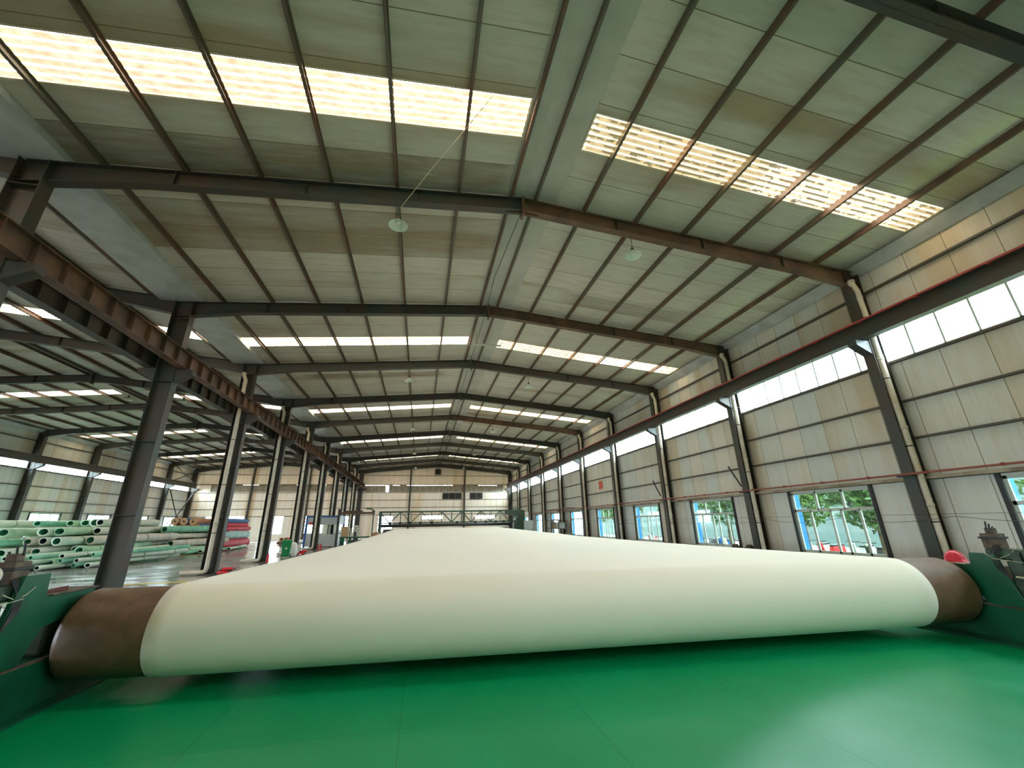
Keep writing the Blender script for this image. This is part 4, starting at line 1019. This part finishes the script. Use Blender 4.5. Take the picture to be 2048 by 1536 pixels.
# coloured fabric rolls stacked beyond
def fabric_roll(x, y, z, r0, L, mt, end, label, group=None, rz=0):
    root = thing('fabric_roll', label, 'fabric roll', (x, y, z), rz, group)
    local(MB().lathe([(r0, 0), (r0, L)], (0, 0, 0), 'Y', 28), 'wrap', mt, root)
    local(MB().lathe([(.06, .01), (r0*.6, -.005), (r0, 0)], (0, 0, 0), 'Y', 28), 'end_face', end, root)
    local(MB().lathe([(.0, L), (r0, L)], (0, 0, 0), 'Y', 28), 'end_face', end, root)
    local(MB().lathe([(.0, .0), (.06, .0), (.07, -.03), (.05, -.03), (.05, .0)], (0, 0, 0), 'Y', 14), 'core_tube', 'dark', root)
    return root
sx0 = -17.2
fabric_roll(sx0-.1, 42.4, .42, .42, 6.6, 'redroll', 'redroll', 'fat red fabric roll on the floor at the right of the coloured stack')
fabric_roll(sx0-.15, 42.2, 1.18, .36, 6.8, 'cyanroll', 'cyanroll', 'pale cyan fabric roll lying above the fat red one')
fabric_roll(sx0-.2, 42.6, 1.74, .2, 7.0, 'redroll', 'redroll', 'slim red fabric roll directly above the pale cyan one')
fabric_roll(sx0-.3, 42.5, 2.1, .18, 6.6, 'redroll', 'redroll', 'second slim red fabric roll, below the blue one')
fabric_roll(sx0-.35, 43.0, 2.47, .2, 6.2, 'blueroll', 'blueroll', 'blue fabric roll on top of the coloured stack')
k_ = 0
for lay in range(3):
    for i in range(5-lay):
        mt = ['redroll', 'blueroll', 'tanend', 'cyanroll'][k_ % 4]
        fabric_roll(-18.2-.82*i-.4*lay, 42.2+.15*(k_ % 3), .4+.72*lay, .38, 6.4, mt, 'tanend', '%s fabric roll with tan end, stack %s row, %s from its right' % ({'redroll': 'red', 'blueroll': 'blue', 'tanend': 'tan', 'cyanroll': 'pale'}[mt], ['low', 'middle', 'top'][lay], ORD[i+1]))
        k_ += 1
for i, (x, mt) in enumerate(((-19.2, 'tanend'), (-19.9, 'blueroll'), (-20.6, 'tanend'))):
    fabric_roll(x, 42.0, 2.4+.02*i, .3, 4.5, mt, 'tanend', ['tan roll end on the crest of the coloured stack, nearest the red rolls', 'blue roll with tan end on the crest of the coloured stack', 'tan roll on the crest of the coloured stack, nearest the green heap'][i])
for i, (x, y, z, mt) in enumerate(((-14.6, 50.5, .2, 'felt4'), (-14.2, 51, .2, 'felt2'), (-13.8, 50.2, .2, 'redroll'), (-14.4, 50.6, .55, 'felt4'), (-13.3, 50.4, .2, 'felt4'), (-14.0, 50.8, .55, 'redroll'))):
    fabric_roll(x, y, z, .19, 5.0, mt, 'tanend', '%s small roll, pile behind the green bin, %s' % ('red' if mt == 'redroll' else 'grey' if mt == 'felt4' else 'off-white', ['bottom row, nearest the coloured stack', 'bottom row, second', 'bottom row, third', 'upper row, nearest the coloured stack', 'bottom row, nearest the bin', 'upper row, nearer the bin'][i]), 'low roll pile behind the bin')

# ------------------------------------------------------------------ outside the right windows: grass, trees, scooters
tag(MB().box(WR+.3, 19.0, -16, 66, -.36, -.05).build('grass_strip', plain('grass', srgb(96, 116, 62), .9, 0, srgb(120, 130, 74), 3)), kind='structure')
LEAF = [plain('leaf_green', srgb(74, 104, 50), .6, 0, srgb(110, 140, 60), 4), plain('leaf_dark', srgb(52, 82, 44), .6, 0, srgb(90, 120, 60), 4)]
BARK = plain('bark', srgb(110, 88, 70), .9, 0, srgb(80, 64, 52), 6)
def tree(x, y, h, cr_, label, li):
    r = thing('tree', label, 'tree', (x, y, -.1), 0, 'trees outside the right wall')
    tr = MB().tube([(x, y, -.3), (x+.05, y+.05, h*.25), (x-.05, y+.1, h*.5), (x, y, h*.8)], .12, 10, rs=[.16, .13, .1, .05])
    for i in range(7):
        a = 2*PI*i/7; z = h*(.35+.05*i); tr.tube([(x, y, z), (x+math.cos(a)*cr_*.6, y+math.sin(a)*cr_*.6, z+h*.2)], .04, 6, rs=[.05, .015])
    tr.build('trunk', BARK, r)
    lf = MB()
    for i in range(2600):
        a = random.uniform(0, 2*PI); u = random.random()**.4; ph = math.acos(random.uniform(-1, 1))
        c = Vector((x+cr_*u*math.sin(ph)*math.cos(a), y+cr_*u*math.sin(ph)*math.sin(a), h*.62+h*.38*u*math.cos(ph)))
        d = Vector((random.gauss(0, 1), random.gauss(0, 1), random.gauss(0, .7))).normalized()*.16
        e = d.cross(Vector((random.gauss(0, 1), random.gauss(0, 1), random.gauss(0, 1)))).normalized()*.07
        lf.add([c-d, c-e, c+d, c+e], [(0, 1, 2, 3)])
    lf.build('foliage', LEAF[li], r)
for i, (x, y, h, c_) in enumerate(((18.6, 9.0, 7.6, 2.0), (17.8, 13.4, 4.8, 1.7), (19.0, 18.0, 5.2, 1.9), (18.6, 22.8, 5.6, 2.0), (20.0, 29.5, 5.6, 2.1), (18.8, 37.0, 6.0, 2.1), (20.2, 46, 6.0, 2.2))):
    tree(x, y, h, c_, 'leafy tree outside the right wall, %s along from the white roller' % ORD[i+1], i % 2)
def scooter():
    r = thing('motor_scooter', 'x', 'scooter')
    for y in (-.6, .6): local(MB().lathe([(.12, -.05), (.24, -.05), (.26, 0), (.24, .05), (.12, .05), (.12, -.05)], (0, y, .26), 'X', 18), 'wheel', 'dark', r)
    body = local(MB().prism([(-.75, .45), (-.7, .75), (-.1, .72), (0, .42), (.35, .38), (.5, .95), (.58, .92), (.5, .3), (0, .26), (-.4, .26)], 0, -.14, .14), 'body', 'white', r, .03)
    local(MB().prism([(-.72, .75), (-.7, .84), (-.1, .8), (-.08, .72)], 0, -.13, .13), 'saddle', 'dark', r, .02)
    local(MB().tube([(0, .55, .3), (0, .48, .98)], .03, 8).tube([(-.32, .42, 1.0), (0, .48, .98), (.32, .42, 1.0)], .02, 8), 'handlebar', 'dark', r)
    local(MB().lathe([(0, .0), (.07, .0), (.07, .06), (0, .06)], (0, .55, .9), 'Y', 14), 'headlamp', 'lampshade', r)
    return r
s0_ = scooter(); body_mats = ['red', 'white', 'blue', 'dark', 'greyp']; f_ = True
gm = {}
for i in range(26):
    y = 6.5+i*1.15; x = 20.3+(i % 2)*.5
    if f_: o = s0_; f_ = False
    else: o = dup(s0_, (0, 0, 0))
    o.matrix_world = Matrix.Translation((x, y, -.35)) @ Matrix.Rotation(PI/2+random.uniform(-.15, .15), 4, 'Z')
    mt = body_mats[i % 5]
    for c in o.children:
        if c.name.startswith('body'):
            if mt not in gm:
                me = c.data.copy(); me.materials[0] = M[mt]; gm[mt] = me
            c.data = gm[mt]
    o['label'] = '%s scooter parked outside the right-hand windows, %s along the row' % ({'red': 'red', 'white': 'white', 'blue': 'blue', 'dark': 'black', 'greyp': 'grey'}[mt], nth(i+1))
    o['group'] = 'scooters parked outside'
tag(MB().box(31, 32, -16, 75, -.35, 6.5).build('wall_outside', plain('teal_grey_wall', srgb(78, 96, 96), .8, 0, srgb(92, 104, 100), .3)), kind='structure')
